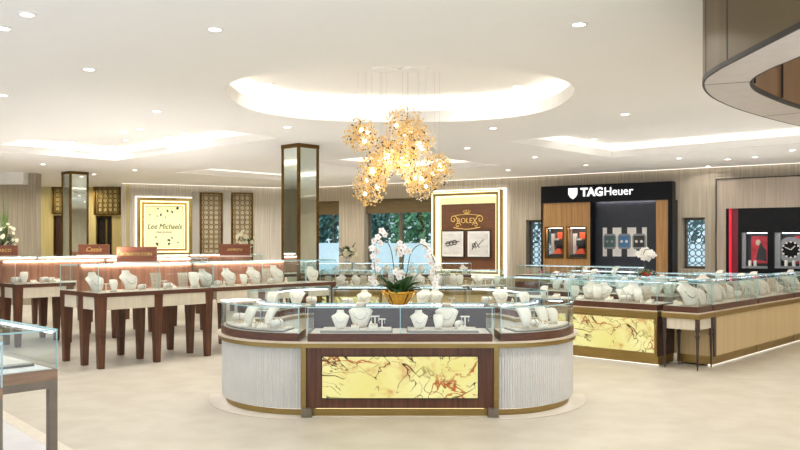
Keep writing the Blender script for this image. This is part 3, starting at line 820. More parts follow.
def d_ramp():
    o = empty('necklace_ramp')
    vs = []; fs = []; n = 12
    for k in range(n+1):
        s_ = k/n; a_ = s_*PI*.52
        y = -.10*math.cos(a_)+.02; z = .012+.145*math.sin(a_)
        w = .028+.018*math.sin(PI*min(1,s_*1.1))+.016*s_
        for dx in (-1,-.5,0,.5,1):
            bul = .010*(1-dx*dx)
            vs.append((dx*w, y-bul, z+bul*.5))
        for dx in (-1,-.5,0,.5,1): vs.append((dx*w*.96, y+.014, z-.004))
    for k in range(n):
        for q in range(4):
            fs.append((k*10+q,k*10+q+1,(k+1)*10+q+1,(k+1)*10+q)); fs.append((k*10+5+q,(k+1)*10+5+q,(k+1)*10+6+q,k*10+6+q))
        fs.append((k*10,(k+1)*10,(k+1)*10+5,k*10+5)); fs.append((k*10+4,k*10+9,(k+1)*10+9,(k+1)*10+4))
    fs.append((0,5,6,7,8,9,4,3,2,1)); m_ = n*10; fs.append(tuple(m_+i for i in (0,1,2,3,4,9,8,7,6,5)))
    MB().add(vs,fs).build('ramp_form', M['leather'], o, smooth=True)
    MB().box(-.04,.04,-.085,.05,0,.01).build('foot', M['leather2'], o)
    MB().tube([(.028*math.sin(q), -.062+.05*(-math.cos(q)+1)*.5-.012, .085-.035*math.cos(q)+.014) for q in [-2.2+4.4*k/14 for k in range(15)]], .0024, 5).build('necklace', M['gold'], o)
    return o
def d_panel():
    o = empty('earring_easel')
    vs=[]; fs=[]
    for z,w,y in ((0,.042,-.005),(.05,.045,-.010),(.10,.048,-.004),(.15,.05,.012)):
        vs += [(-w,y,z),(w,y,z),(w,y+.012,z),(-w,y+.012,z)]
    for i in range(3):
        for k in range(4): fs.append((i*4+k,i*4+(k+1)%4,(i+1)*4+(k+1)%4,(i+1)*4+k))
    fs += [(0,1,2,3),(12,13,14,15)]
    MB().add(vs,fs).build('panel_form', M['leather2'], o)
    MB().box(-.045,.045,-.03,.06,0,.012).build('foot', M['leather'], o)
    g = MB()
    for j in range(3):
        for s_ in (-.02,.02): g.sphere((s_,-.014,.045+.035*j), .005, 6, 4)
    g.build('earrings', M['gold'], o)
    return o
def d_roll():
    o = empty('bracelet_roll')
    c = MB().lathe([(.001,-.055),(.026,-.055),(.031,-.048),(.031,.048),(.026,.055),(.001,.055)], 14).xform(Matrix.Translation((0,0,.048)) @ Matrix.Rotation(PI/2,4,'Y'))
    c.build('roll', M['leather'], o, smooth=True)
    MB().frustum(0,0,.05,.032,0,.04,.02,.022).build('stand', M['leather2'], o)
    MB().tube([(.01+.004*math.sin(k), .0335*math.cos(k*PI/8), .048+.0335*math.sin(k*PI/8)) for k in range(17)], .004, 5).build('bracelet', M['silver'], o)
    return o
def d_tstand():
    o = empty('earring_stand')
    MB().lathe([(.001,0),(.026,0),(.026,.006),(.008,.014),(.0055,.02),(.0055,.085),(.001,.085)], 10).build('post', M['leather'], o, smooth=True)
    MB().box(-.034,.034,-.008,.008,.082,.092).build('crossbar', M['leather'], o)
    g = MB()
    for s_ in (-.026,.026): g.tube([(s_,-.004,.082),(s_,-.004,.058)], .003, 5); g.sphere((s_,-.004,.055), .006, 6, 4)
    g.build('earrings', M['silver'], o)
    return o
def d_block():
    o = empty('ring_block')
    MB().add([(-.045,-.035,0),(.045,-.035,0),(.045,.035,0),(-.045,.035,0),(-.04,-.03,.018),(.04,-.03,.018),(.04,.03,.05),(-.04,.03,.05)],
             [(0,3,2,1),(4,5,6,7),(0,1,5,4),(1,2,6,5),(2,3,7,6),(3,0,4,7)]).build('block', M['leather'], o, bevel=.004)
    g = MB()
    for s_ in (-.02,.02):
        g.tube([(s_+.010*math.cos(k*PI/5), -.002, .046+.010*math.sin(k*PI/5)) for k in range(11)], .0022, 5); g.sphere((s_,-.002,.058), .004, 6, 4)
    g.build('rings', M['gold'], o)
    return o
def d_cone():
    o = empty('ring_cone')
    MB().lathe([(.001,0),(.024,0),(.022,.01),(.016,.045),(.009,.07),(.004,.078),(.001,.08)], 12).build('cone', M['leather'], o, smooth=True)
    MB().tube([(.0175*math.cos(k*PI/6), .0175*math.sin(k*PI/6), .042) for k in range(13)], .0026, 5).build('ring', M['gold'], o)
    return o
def d_watch():
    o = empty('watch_stand')
    MB().frustum(0,0,.03,.03,0,.022,.026,.012).build('foot', M['leather2'], o)
    c = MB().lathe([(.022,-.02),(.026,-.016),(.026,.016),(.022,.02)], 12).xform(Matrix.Translation((0,.005,.05)) @ Matrix.Rotation(PI/2,4,'Y'))
    c.build('cuff', M['pink'], o, smooth=True)
    MB().lathe([(.001,0),(.017,0),(.017,.008),(.001,.009)], 14).xform(Matrix.Translation((0,-.02,.055)) @ Matrix.Rotation(PI/2+.3,4,'X')).build('watch_case', M['silver'], o)
    return o
MK = dict(bust=(d_bust,'necklace bust','ivory necklace bust'), ramp=(d_ramp,'necklace display','arched necklace ramp'), panel=(d_panel,'earring display','oatmeal earring easel'),
          roll=(d_roll,'bracelet display','ivory bracelet roll'), tstand=(d_tstand,'earring display','ivory earring T-stand'), block=(d_block,'ring display','ivory ring block'),
          cone=(d_cone,'ring display','ivory ring cone'), watch=(d_watch,'watch display','wristwatch on cuff'))
PROTO = {}; COUNT = {}
def display(kind, loc, rz, where, sc=1.0):
    fn, cat, base = MK[kind]
    if kind not in PROTO: o = PROTO[kind] = fn()
    else: o = copy_tree(PROTO[kind])
    o.location = loc; o.rotation_euler = (0,0,rz); o.scale = (sc,sc,sc)
    k = (kind, where); COUNT.setdefault(k, []).append(o)
    return tag(o, '', cat, MK[kind][2] + 's')
def finish_labels():
    for (kind, where), lst in COUNT.items():
        base = MK[kind][2]
        lst.sort(key=lambda o: o.location.x/max(.1,o.location.y))
        for i,o in enumerate(lst):
            o['label'] = ('%s %s' % (base, where)) if len(lst) == 1 else ('%s %s from the left %s' % (ORD[i], base, where))
            o['group'] = base + ' ' + where
def fr_px(fr, px, b): return fr.solve(px, b)
def fill(fr, x0, L, b, zd, n, where, seed, kinds='bust ramp bust roll panel tstand block cone bust', sc=1.25, depth=.16):
    r = random.Random(seed); ks = kinds.split()
    for i in range(n):
        k = ks[(i*3+seed+r.randrange(2)) % len(ks)]
        x = x0 + L*(i+.5+r.uniform(-.12,.12))/n
        small = k in ('tstand','block','cone','roll','watch')
        bb = b + (r.uniform(-.09,-.02) if small else r.uniform(.0,depth*.5))
        p = fr.pt(x, bb, zd)
        display(k, p, fr.a + r.uniform(-.5,.5), where, sc*r.uniform(.9,1.15))

# ------------------------------------------------------------------ glass cases and counters
def case(label, fr, x0, L, D, zp, zd, zt, back='glass', ends=(1,1), led=True, b=0.0, pad=M['pad'], name='glass_showcase', seams=(), plinth='plinth', group=None):
    t = thing(name, label, 'display case', fr.pt(x0,b,zp), fr.a, 0, )
    if 'group' in t: del t['group']
    if group: t['group'] = group
    h0, h1 = zd-zp, zt-zp; th = .007
    MB().box(0,L,0,D,0,h0).build('plinth', M[plinth], t)
    MB().box(.025,L-.025,.025,D-.025,h0,h0+.004).build('deck_pad', pad, t)
    MB().box(.004,L-.004,.004,.004+th,h0,h1-.008).build('front_pane', M['glass'], t)
    if back == 'glass': MB().box(.004,L-.004,D-.004-th,D-.004,h0,h1-.008).build('rear_pane', M['glass'], t)
    elif back == 'low':
        MB().box(.01,L-.01,D-.02,D-.006,h0,h0+(h1-h0)*.86).build('rear_door', M['espresso'], t)
    elif back == 'wood':
        MB().box(0,L,D-.03,D,h0,h1).build('back_panel', M['walnutlit'], t)
    if ends[0]: MB().box(.004,.004+th,.012,D-.012 if back!='wood' else D-.03,h0,h1-.008).build('side_pane', M['glass'], t)
    if ends[1]: MB().box(L-.004-th,L-.004,.012,D-.012 if back!='wood' else D-.03,h0,h1-.008).build('side_pane', M['glass'], t)
    tp = MB().box(0,L,0,D-(.03 if back=='wood' else 0),h1-.008,h1).build('top_pane', M['glass'], t)
    e_ = .005
    MB().box(0,L,-.002,e_,h1-.009,h1+.001).box(0,L,D-.03-e_ if back=='wood' else D-e_,D-.03 if back=='wood' else D+.002,h1-.009,h1+.001).box(-.002,e_,0,D-.03,h1-.009,h1+.001).box(L-e_,L+.002,0,D-.03,h1-.009,h1+.001).build('polished_edge', M['gedge'], tp)
    for x in [0.0,L-.006]+[s_*L for s_ in seams]: MB().box(x,x+.006,.002,.010,h0,h1-.009).build('glass_joint', M['gedge'], t)
    if led:
        yy = D-.05 if back == 'wood' else D-.035
        MB().box(.03,L-.03,yy,yy+.014,h1-.026,h1-.012).build('light_strip', M['led'] if back=='wood' else M['ledcool'], t)
    return t

def table(label, fr, x0, L, D, b, group, mid=True, turn=False, first=True):
    t = thing('showcase_table', label, 'display table', fr.pt(x0+(L if turn else 0), b+(D if turn else 0), 0), fr.a+(PI if turn else 0), group)
    MB().box(0,L,0,D,.895,.94).build('table_top', M['plinth'], t)
    xs = [.058] + ([L/2] if mid else []) + [L-.058]
    if not first: xs = xs[:-1] if turn else xs[1:]
    e = [0]+[L/2 if mid else L]+([L] if mid else [])
    for a_,b_ in zip(e, e[1:]): MB().box(a_+.06,b_-.06,.012,.03,.735,.895).build('apron', M['apron'], t)
    for x in (.012,L-.03): MB().box(x,x+.018,.07,D-.07,.735,.895).build('apron', M['apron'], t)
    if not turn:
        for a_,b_ in zip(e, e[1:]): MB().box(a_+.06,b_-.06,D-.03,D-.012,.735,.895).build('apron', M['apron'], t)
    for x in xs:
        for y in ((.058,) if turn else (.058,D-.058)): MB().frustum(x,y,.036,.036,0,.058,.058,.895).build('leg', M['walnutleg'], t)
    return t
R1 = Frame(-3.74,9.92,ANG); c2 = Vector((-5.75,11.96)); R2 = Frame(c2.x,c2.y,ANG); R3 = Frame(-7.8,13.95,ANG)
UL, UD, UR = 1.67, .55, .52
g1 = 'walnut showcase tables in rows'
rows = [(R1,'row closest to the oval counter',2),(R2,'middle row',2),(R3,'row beside the flower arrangement',4)]
for fr,desc,n in rows:
    for i in range(n):
        pos = ['near-end','second','third','fourth'][i]
        table('walnut legged %s front table of the %s' % (pos,desc), fr, i*(UL+.01), UL, UD, 0, g1, first=i==0)
        case('wood-backed glass case, %s in front of the %s' % (pos,desc), fr, i*(UL+.01), UL, UD, .94, .947, 1.30, 'wood', seams=(.5,), name='wood_backed_showcase', group='wood-backed glass cases')
        if fr is not R3:
            table('walnut legged %s rear table of the %s' % (pos,desc), fr, i*(UL+.01), UL, UR, .56, g1, turn=True, first=i==0)
            f2 = Frame(*fr.pt(i*(UL+.01)+UL, .56+UR)[:2], fr.a+PI)
            case('wood-backed glass case, %s at the back of the %s' % (pos,desc), f2, 0, UL, UR, .94, .947, 1.285, 'wood', seams=(.5,), name='wood_backed_showcase', group='wood-backed glass cases')
x3 = 2*(UL+.01)
table('short walnut table ending the row closest to the oval counter', R1, x3, .62, UD, 0, g1, mid=False, first=False)
case('clear glass end case beside the mirrored column', R1, x3, .62, UD, .94, .947, 1.30, 'glass', led=False)

Z1 = .951
wL = 'in the closest wood-backed row'
for kind,px,b,rot,sc in (('bust',97,.24,.1,1.1),('tstand',106,.14,0,1.1),('ramp',113,.22,-.3,.75),('bust',131,.25,.1,1.15),('roll',142,.2,.3,.9),('panel',156,.24,-.1,1.15),
        ('tstand',164,.2,0,1.15),('roll',168,.14,.2,1.0),('block',173,.2,0,1.0),('panel',183,.25,-.2,1.1),('ramp',193,.22,-.4,1.05),('cone',198,.14,0,1),('bust',207,.25,.1,1.1),
        ('roll',218,.18,.4,1.0),('cone',224,.14,0,1),('bust',231,.25,.1,1.1),('ramp',243,.2,-.4,.8),('tstand',249,.14,0,1),('bust',256,.25,.1,1.15),('panel',267,.25,0,1.2),('roll',271,.14,.4,1),('bust',279,.25,.1,1.2),('cone',286,.15,0,1.1)):
    display(kind, R1.pt(R1.solve(px,b), b, Z1), ANG+rot, wL, sc*(1.28 if kind in ('bust','ramp','panel') else 1.1))
display('bust', R1.pt(x3+.35,.25,Z1), ANG-.3, 'in the clear glass end case beside the mirrored column', 1.35)
wM = 'in the wood-backed case of the middle row'
for kind,px,b,rot,sc in (('roll',16,.2,.3,1.3),('ramp',24,.22,-.4,1.1),('block',34,.14,0,1.1),('roll',44,.22,.2,1.1),('roll',51,.18,.2,1.0),('block',58,.2,0,1.1)):
    display(kind, R2.pt(R2.solve(px,b), b, Z1), ANG+rot, wM, sc)
rb = Frame(*R1.pt(UL,.56+UR)[:2], ANG+PI)
for i,(kind,x) in enumerate((('bust',1.5),('roll',1.3),('panel',1.1))):
    display(kind, rb.pt(x,.22,Z1), ANG+PI+.3, 'in the wood-backed rear case at lower left', 1.1)

def signboard(fr, px, b, z, body, label, w=.53, h=.205, shear=0.0, size=.085, sx=1.0):
    t = thing('sign_board', label, 'sign', fr.pt(fr.solve(px,b), b, z), -.0 + fr.a*.0, 'walnut name boards on the showcases')
    MB().box(-w/2-.03,w/2+.03,-.05,.05,0,.022).build('base_strip', M['white'], t)
    MB().box(-w/2,w/2,-.025,.025,.022,.022+h).build('board', M['signwood'], t, bevel=.004)
    text('lettering', body, M['signgold'], t, (0,-.027,.022+h*.5), size, ext=.003, shear=shear, sx=sx)
signboard(R1, 137, .42, 1.30, 'ROBERTO COIN', 'walnut name board with gold capitals on the glass case row closest to the oval counter', .53,.20,0,.058,1.0)
signboard(R2, 235, .42, 1.30, 'ARMENTA', 'walnut name board with gold capitals in front of the white lilies', .58,.22,0,.064)
signboard(R3, 94, .42, 1.30, 'Cassis', 'walnut name board with gold script before the dark hall doorway', .62,.21,.3,.13)
signboard(R3, 4, .42, 1.30, 'MARCO', 'walnut name board under the tall flower arrangement', .52,.20,0,.085)

# ---- counters
def counter(label, fr, x0, L, D, style, b=0.0, zt=.712, pil=False, group=None):
    t = thing('counter_base', label, 'counter', fr.pt(x0,b,0), fr.a, 0)
    if 'group' in t: del t['group']
    if group: t['group'] = group
    MB().box(.01,L-.01,.03,D-.03,.022,.13).build('kick_plate', M['brass'], t)
    MB().box(.0,L,.012,D,.13,.634).build('carcass', M[{'onyx':'espresso','cream':'cream','walnut':'walnut'}[style]], t)
    MB().box(-.0,L,-.012,D,.634,.698).build('brass_band', M['brass'], t)
    MB().box(-.0,L,-.016,D,.698,zt).build('ledge', M['ledge'], t)
    if style == 'onyx':
        frame_mb(L-.02,.50,.035,-.006,.012,.132,L/2).build('panel_frame', M['brass'], t)
        MB().box(.045,L-.045,-.002,.010,.170,.598).build('onyx_panel', M['onyx'], t)
    if style == 'cream' and pil:
        MB().box(0,.07,-.004,.012,.13,.634).build('pilaster', M['espresso'], t)
    MB().box(.02,L-.02,.055,.085,.013,.021).build('plinth_light', M['whiteglow'], t)
    return t
C = Vector((3.66,9.81))
FB = Frame(C.x, C.y, ANG); aA = ANG-PI/2
def rowA(u0, v0): q = C + U*u0 + V*v0; return Frame(q.x, q.y, aA)   # x runs towards the corner
ZP, ZD, ZT = .712, .785, 1.065
def bank(fr, x0, n, L, D, style, name_, nd, seed, back='glass', pil=False, kinds=None, sc=1.3, zt=ZT):
    for i in range(n):
        lab = ORD[i] if n > 1 else ''
        sn = {'onyx':'backlit onyx','cream':'cream','walnut':'walnut'}[style]
        counter(('%s %s counter base from the left %s' % (lab, sn, name_)) if n>1 else '%s counter base %s' % (sn,name_), fr, x0+i*L, L-.006, D, style, pil=pil and i==0)
        case(('%s glass case from the left %s' % (lab, name_)) if n>1 else 'glass jewelry case '+name_, fr, x0+i*L+.012, L-.03, D-.02, ZP, ZD, zt, back, b=.01, seams=(.5,) if L>1.3 else ())
    kw = {} if kinds is None else dict(kinds=kinds)
    fill(fr, x0+.08, n*L-.16, D*.45, ZD+.006, nd, name_, seed, sc=sc, **kw)
FA = rowA(0, 3.10)
bank(FA, 0, 2, 1.29, .52, 'onyx', 'in the onyx run beside the corner table', 0, 2, kinds='bust ramp roll bust block panel tstand bust')
wA = 'in the onyx run beside the corner table'
for kind,px,b,rot,sc in (('ramp',545,.26,.2,1.0),('block',556,.2,0,1.2),('ramp',575,.25,.5,1.15),('block',580,.16,0,1.2),('bust',590,.28,.3,1.35),('ramp',598,.26,.4,1.35),('bust',604,.3,.5,1.3),('block',609,.16,0,1.2),
        ('ramp',619,.18,1.0,1.0),('roll',626,.14,.3,1.2),('bust',632,.28,.4,1.4),('ramp',638,.24,.5,1.2),('panel',646,.26,.4,1.4),('cone',642,.14,0,1.2),('block',650,.14,0,1.1)):
    display(kind, FA.pt(FA.solve(px,b), b, ZD+.006), aA+rot, wA, sc)
# corner table
s_ = .47
t = thing('corner_table', 'corner table on slim turned bronze legs between onyx and cream counters', 'display table', (C.x,C.y,0), ANG)
MB().box(-.016,s_,-.016,s_,.698,.712).build('table_top', M['ledge'], t)
MB().box(-.012,s_,-.012,s_,.634,.698).build('brass_band', M['brass'], t)
MB().box(.04,s_-.02,.012,.03,.50,.634).box(.012,.03,.04,s_-.02,.50,.634).build('apron', M['apron'], t)
for x,y in ((.02,.02),(s_-.03,.02),(.02,s_-.03),(s_-.03,s_-.03)):
    MB().lathe([(.001,0),(.008,0),(.011,.05),(.018,.30),(.02,.40),(.028,.415),(.028,.43),(.018,.445),(.022,.46),(.03,.5),(.03,.634)], 12, (x,y,0)).build('leg', M['espresso'], t, smooth=True)
case('square glass case on the corner table', FB, 0.01, s_-.02, s_-.02, ZP, ZD, ZT+.02, 'glass', b=.01, led=False)
wC = 'in the square case on the corner table'
for kind,x,y,rot,sc in (('bust',.13,.15,-.5,1.7),('block',.10,.30,0,1.3),('ramp',.3,.14,-.4,1.3)): display(kind, FB.pt(x,y,ZD+.006), ANG+rot, wC, sc)
bank(FB, s_+.01, 3, 1.62, .52, 'cream', 'in the long cream counter run', 34, 5, pil=True, kinds='bust ramp roll bust ramp block panel bust tstand ramp', sc=1.4)
# island runs behind
bank(rowA(1.5,3.3), 0, 2, 1.15, .52, 'walnut', 'in the run behind the onyx run', 11, 8)
bank(rowA(3.4,4.5), 0, 2, 1.75, .52, 'walnut', 'in the inner run facing the watch boutique', 14, 9, zt=.95)
bank(rowA(5.6,5.2), 0, 3, 1.45, .52, 'walnut', 'in the low run before the watch boutique', 15, 10, zt=.95, kinds='watch bust watch roll block watch ramp watch')
FD = Frame(-1.45,14.4,0)
counterD = [('onyx','glass'),('cream','glass'),('cream','glass')]
bank(FD, 0, 1, 1.12, .55, 'onyx', 'under the window beyond the oval counter', 9, 12, sc=1.12)
bank(FD, 1.12, 2, 1.13, .55, 'cream', 'beyond the orchid, facing the oval counter', 18, 13, sc=1.12)
bank(Frame(-2.6,19.4,0), 0, 3, 1.45, .55, 'cream', 'in the far row below the windows', 20, 14, sc=1.15)
FE = Frame(*WR.pt(2.9,-2.6)[:2], WR.a)
bank(FE, 0, 2, 1.9, .55, 'walnut', 'before the red watch boutique', 12, 15, zt=.95, kinds='watch block watch bust ramp watch roll')
FF = Frame(*WR.pt(-1.4,-1.9)[:2], WR.a)
bank(FF, 0, 2, 1.5, .5, 'walnut', 'beside the brown crest wall', 8, 16, zt=1.02, kinds='watch block watch roll ramp')

# ---- oval counter
CX, RX, RY, YB, YF = .88, .98, 1.09, 9.55, 8.35
def cpt(sx, sy, w_, th):
    return Vector((sx*(CX+((RX if sx<0 else RX-.055)-w_)*math.sin(th)), (YF if sy<0 else YB)+sy*(RY-w_)*math.cos(th)))
def carc(sx, sy, w_, t0, t1, n=28): return [cpt(sx,sy,w_,t0+(t1-t0)*k/n) for k in range(n+1)]
def oval_corner(sx, sy, name_):
    side = name_
    ox = Vector((sx*CX, YF if sy<0 else YB)); T = lambda m: m.xform(Matrix.Translation((-ox.x,-ox.y,0)))
    t = thing('curved_counter', 'curved ivory fluted counter at the %s of the oval island' % side, 'counter', (ox.x,ox.y,0))
    e0, e1 = math.radians(1.0), math.radians(89.5)
    A_ = lambda w_, n=28: carc(sx,sy,w_,e0,e1,n)
    T(MB().band(A_(-.10), A_(.46), 0, .006)).build('floor_plate', M['plate'], t)
    T(MB().band(A_(.07), A_(.44), .006, .075)).build('kick_plate', M['brass'], t)
    T(MB().band(A_(.05), A_(.066), .0645, .0695)).build('plinth_light', M['whiteglow'], t)
    n = 216
    fo = [cpt(sx,sy,.035-.007*abs(math.sin(PI*54*k/n)), e0+(e1-e0)*k/n) for k in range(n+1)]
    T(MB().band(fo, A_(.44,n), .07, .628)).build('fluted_panel', M['flute'], t)
    T(MB().band(A_(.0), A_(.45), .628, .67)).build('brass_band', M['brass'], t)
    T(MB().band(A_(-.02), A_(.46), .67, .686)).build('ledge', M['ledge'], t)
    zt = 1.0
    c = thing('curved_glass_showcase', 'curved glass jewelry case at the %s of the oval island' % side, 'display case', (ox.x,ox.y,.686))
    T2 = lambda m: m.xform(Matrix.Translation((-ox.x,-ox.y,-.686)))
    f0, f1 = math.radians(2.5), math.radians(86)
    B_ = lambda w_: carc(sx,sy,w_,f0,f1)
    T2(MB().band(B_(.02),B_(.42),.686,.757)).build('plinth', M['plinth'], c)
    T2(MB().band(B_(.05),B_(.39),.757,.762)).build('deck_pad', M['pad'], c)
    T2(MB().band(B_(.024),B_(.031),.757,zt-.008)).build('front_pane', M['glass'], c)
    T2(MB().band(B_(.41),B_(.417),.757,zt-.008)).build('rear_pane', M['glass'], c)
    for th in (f0,f1):
        d_ = .006
        T2(MB().band([cpt(sx,sy,.035,th-d_*.5),cpt(sx,sy,.035,th+d_*.5)],[cpt(sx,sy,.405,th-d_*.5),cpt(sx,sy,.405,th+d_*.5)],.757,zt-.008)).build('side_pane', M['glass'], c)
    tp = T2(MB().band(B_(.02),B_(.42),zt-.008,zt)).build('top_pane', M['glass'], c)
    g = MB().band(B_(.018),B_(.024),zt-.009,zt+.001).band(B_(.416),B_(.422),zt-.009,zt+.001)
    for th in (f0,f1): g.band([cpt(sx,sy,.02,th-.003),cpt(sx,sy,.02,th+.003)],[cpt(sx,sy,.42,th-.003),cpt(sx,sy,.42,th+.003)],zt-.009,zt+.001)
    T2(g).build('polished_edge', M['gedge'], tp)
    for th in (f0,f1):
        for w_ in (.022,.405):
            g = MB(); g.band([cpt(sx,sy,w_,th-.004),cpt(sx,sy,w_,th+.004)],[cpt(sx,sy,w_+.009,th-.004),cpt(sx,sy,w_+.009,th+.004)],.757,zt-.009)
            T2(g).build('glass_joint', M['gedge'], c)
    T2(MB().band(carc(sx,sy,.375,f0+.05,f1-.05),carc(sx,sy,.389,f0+.05,f1-.05),zt-.024,zt-.011)).build('light_strip', M['ledcool'], c)
    tr = thing('display_tray', 'curved cream display tray in the case at the %s of the oval island' % side, 'tray', (ox.x,ox.y,.762))
    T3 = lambda m: m.xform(Matrix.Translation((-ox.x,-ox.y,-.762)))
    g0, g1_ = math.radians(12), math.radians(78)
    T3(MB().band(carc(sx,sy,.065,g0,g1_),carc(sx,sy,.37,g0,g1_),.762,.772)).build('tray_base', M['padgrey'], tr)
    T3(MB().band(carc(sx,sy,.075,g0+.01,g1_-.01),carc(sx,sy,.36,g0+.01,g1_-.01),.772,.784)).build('tray_cushion', M['pad'], tr)
for sx,sy,nm in ((-1,-1,'front left bend'),(1,-1,'front right bend'),(-1,1,'rear left bend'),(1,1,'rear right bend')): oval_corner(sx,sy,nm)
FO = Frame(-.865,7.26,0)
Lc = 1.73
t = thing('counter_base', 'walnut front counter with a wide backlit onyx panel in the oval island', 'counter', (-.865,7.26,0), 0)
MB().box(-.03,Lc+.03,-.02,.46,0,.006).build('floor_plate', M['plate'], t)
MB().box(0,Lc,.04,.44,.006,.078).build('kick_plate', M['brass'], t)
MB().box(0,Lc,.02,.44,.078,.628).build('carcass', M['walnut'], t)
MB().box(.155,Lc-.155,.012,.021,.172,.548).build('onyx_panel', M['onyx'], t)
frame_mb(Lc-.30,.392,.008,.008,.021,.164,Lc/2).build('panel_frame', M['seam'], t)
for x in (-.03,Lc-.012): MB().box(x,x+.042,-.01,.3,.006,.628).build('pilaster', M['brass'], t)
for x in (-.025,Lc-.065): MB().box(x,x+.09,-.03,.03,.006,.085).build('foot_cover', M['steel'], t)
MB().box(-.03,Lc+.03,.0,.45,.628,.67).build('brass_band', M['brass'], t)
MB().box(-.03,Lc+.03,-.02,.46,.67,.686).build('ledge', M['ledge'], t)
MB().box(.1,Lc-.1,.022,.038,.0745,.0778).build('plinth_light', M['warmled'], t)
case('long glass jewelry case above the front onyx panel of the oval island', FO, .025, Lc-.05, .47, .686, .757, 1.0, 'low', b=.0, seams=(.5,))
for px,lab in ((357,'left'),(442,'right')):
    x = FO.solve(px,.2)
    t = thing('display_tray', 'flat cream display tray under three busts, %s half of the front oval case' % lab, 'tray', FO.pt(x,.06,.762), 0)
    MB().box(-.33,.33,0,.30,0,.010).build('tray_base', M['padgrey'], t); MB().box(-.32,.32,.01,.29,.010,.022).build('tray_cushion', M['pad'], t)
wF = 'in the front case above the onyx panel'
for kind,px,b,rot,sc in (('bust',340.5,.16,.1,.95),('bust',360.5,.27,0,1.3),('block',355,.1,0,.9),('tstand',375,.24,.2,1.25),('cone',371,.12,0,1.0),('block',373,.15,0,1.0),('tstand',382,.2,-.2,1.0),
        ('bust',419.5,.15,.1,.95),('ramp',438,.16,0,.85),('bust',446.5,.29,-.1,1.25),('roll',459,.16,1.2,1.0),('tstand',465,.22,0,1.25),('block',461,.1,0,.8)):
    display(kind, FO.pt(FO.solve(px,b), b, .785), rot, wF, sc)
def onarc(sx, px, w_):
    best = None
    for k in range(200):
        th = math.radians(3+83*k/199); q = cpt(sx,-1,w_,th); e_ = abs(HX+F*q.x/q.y-px)
        if best is None or e_ < best[0]: best = (e_,q,th)
    return best[1], best[2]
for sx,wh,lst in ((-1,'in the case at the front left bend',(('roll',240,.2,.3,1.2),('ramp',256,.22,.3,1.3),('block',262,.12,.2,1.0),('cone',254,.14,0,1.0),('ramp',277,.24,.1,1.3),('roll',277,.13,1.2,1.1),('cone',268,.12,0,1.0),('block',245,.1,.2,1.0))),
                  (1,'in the case at the front right bend',(('ramp',519,.22,-.4,1.4),('roll',533,.14,.2,1.0),('ramp',538,.27,-.5,1.2),('ramp',551,.22,-.8,.95),('block',543,.1,-.4,1.1),('cone',529,.12,0,1.0)))):
    for kind,px,w_,rot,sc in lst:
        q,th = onarc(sx,px,w_)
        display(kind, (q.x,q.y,.785), (sx*1.0 if kind=='ramp' else sx*th*.5)+rot, wh, sc)
# rear straight counter of the island
FOb = Frame(-.865,10.16,0)
t = thing('counter_base', 'cream inner counter on the far side of the oval island', 'counter', (-.865,10.16,0), 0)
MB().box(0,Lc,.04,.44,0,.078).build('kick_plate', M['brass'], t)
MB().box(0,Lc,.02,.46,.078,.628).build('carcass', M['cream'], t)
MB().box(-.0,Lc,.0,.47,.628,.658).build('brass_band', M['brass'], t)
MB().box(-.0,Lc,-.01,.49,.658,.686).build('ledge', M['ledge'], t)
case('long glass jewelry case on the far side of the oval island', FOb, .01, Lc-.02, .46, .686, .757, 1.0, 'glass', b=.005, seams=(.5,))
fill(FOb, .1, Lc-.2, .2, .763, 8, 'on the far side of the oval island', 21, kinds='roll bust block tstand bust roll cone bust', sc=1.15)
for sx,wh in ((-1,'in the case at the rear left bend'),(1,'in the case at the rear right bend')):
    for j,(kind,th) in enumerate((('roll',.35),('bust',.62),('cone',.85),('ramp',1.1))):
        q = cpt(sx,1,.2,th); display(kind, (q.x,q.y,.785), sx*.2, wh, 1.2)

# foreground cases, lower left
def steel_case(label, corner, L, D):
    fr = Frame(*(Vector(corner)-U*L)[:2], ANG)
    t = thing('steel_display_stand', label + ' stand', 'display table', fr.pt(0,0,0), ANG)
    MB().box(0,L,0,.05,.685,.735).box(0,L,D-.05,D,.685,.735).box(0,.05,.05,D-.05,.685,.735).box(L-.05,L,.05,D-.05,.685,.735).build('top_frame', M['steel'], t)
    for x,y in ((0,0),(L-.05,0),(0,D-.05),(L-.05,D-.05)): MB().box(x,x+.05,y,y+.05,0,.685).build('leg', M['steel'], t)
    c = case(label + ' glass case', fr, 0, L, D, .735, .80, 1.05, 'glass', led=False, plinth='taupewood', pad=M['white'])
    MB().box(L-.034,L-.018,.03,D-.03,.29,.303).build('light_strip', M['ledcool'], c)
    return c
steel_case('taupe steel', (-2.14,5.0), .40, 1.1)
steel_case('second taupe steel', (-2.165,4.36), .5, .8)
for o in bpy.data.objects:
    if o.get('label') == 'taupe steel stand': o['label'] = 'grey taupe steel stand under the foreground glass case, nearer the walnut tables'
    if o.get('label') == 'taupe steel glass case': o['label'] = 'low glass case with taupe wood plinth on the grey steel stand'
    if o.get('label') == 'second taupe steel stand': o['label'] = 'grey taupe steel stand cut by the picture edge at lower left'
    if o.get('label') == 'second taupe steel glass case': o['label'] = 'glass case corner cut by the picture edge at lower left'
q = Frame(*(Vector((-2.14,5.0))-U*.4)[:2], ANG)
t = thing('display_tray', 'flat white display tray lying in the foreground glass case', 'tray', q.pt(.06,.2,.805), ANG)
MB().box(0,.28,0,.7,0,.012).build('tray_base', M['padgrey'], t); MB().box(.01,.27,.01,.69,.012,.024).build('tray_cushion', M['pad'], t)
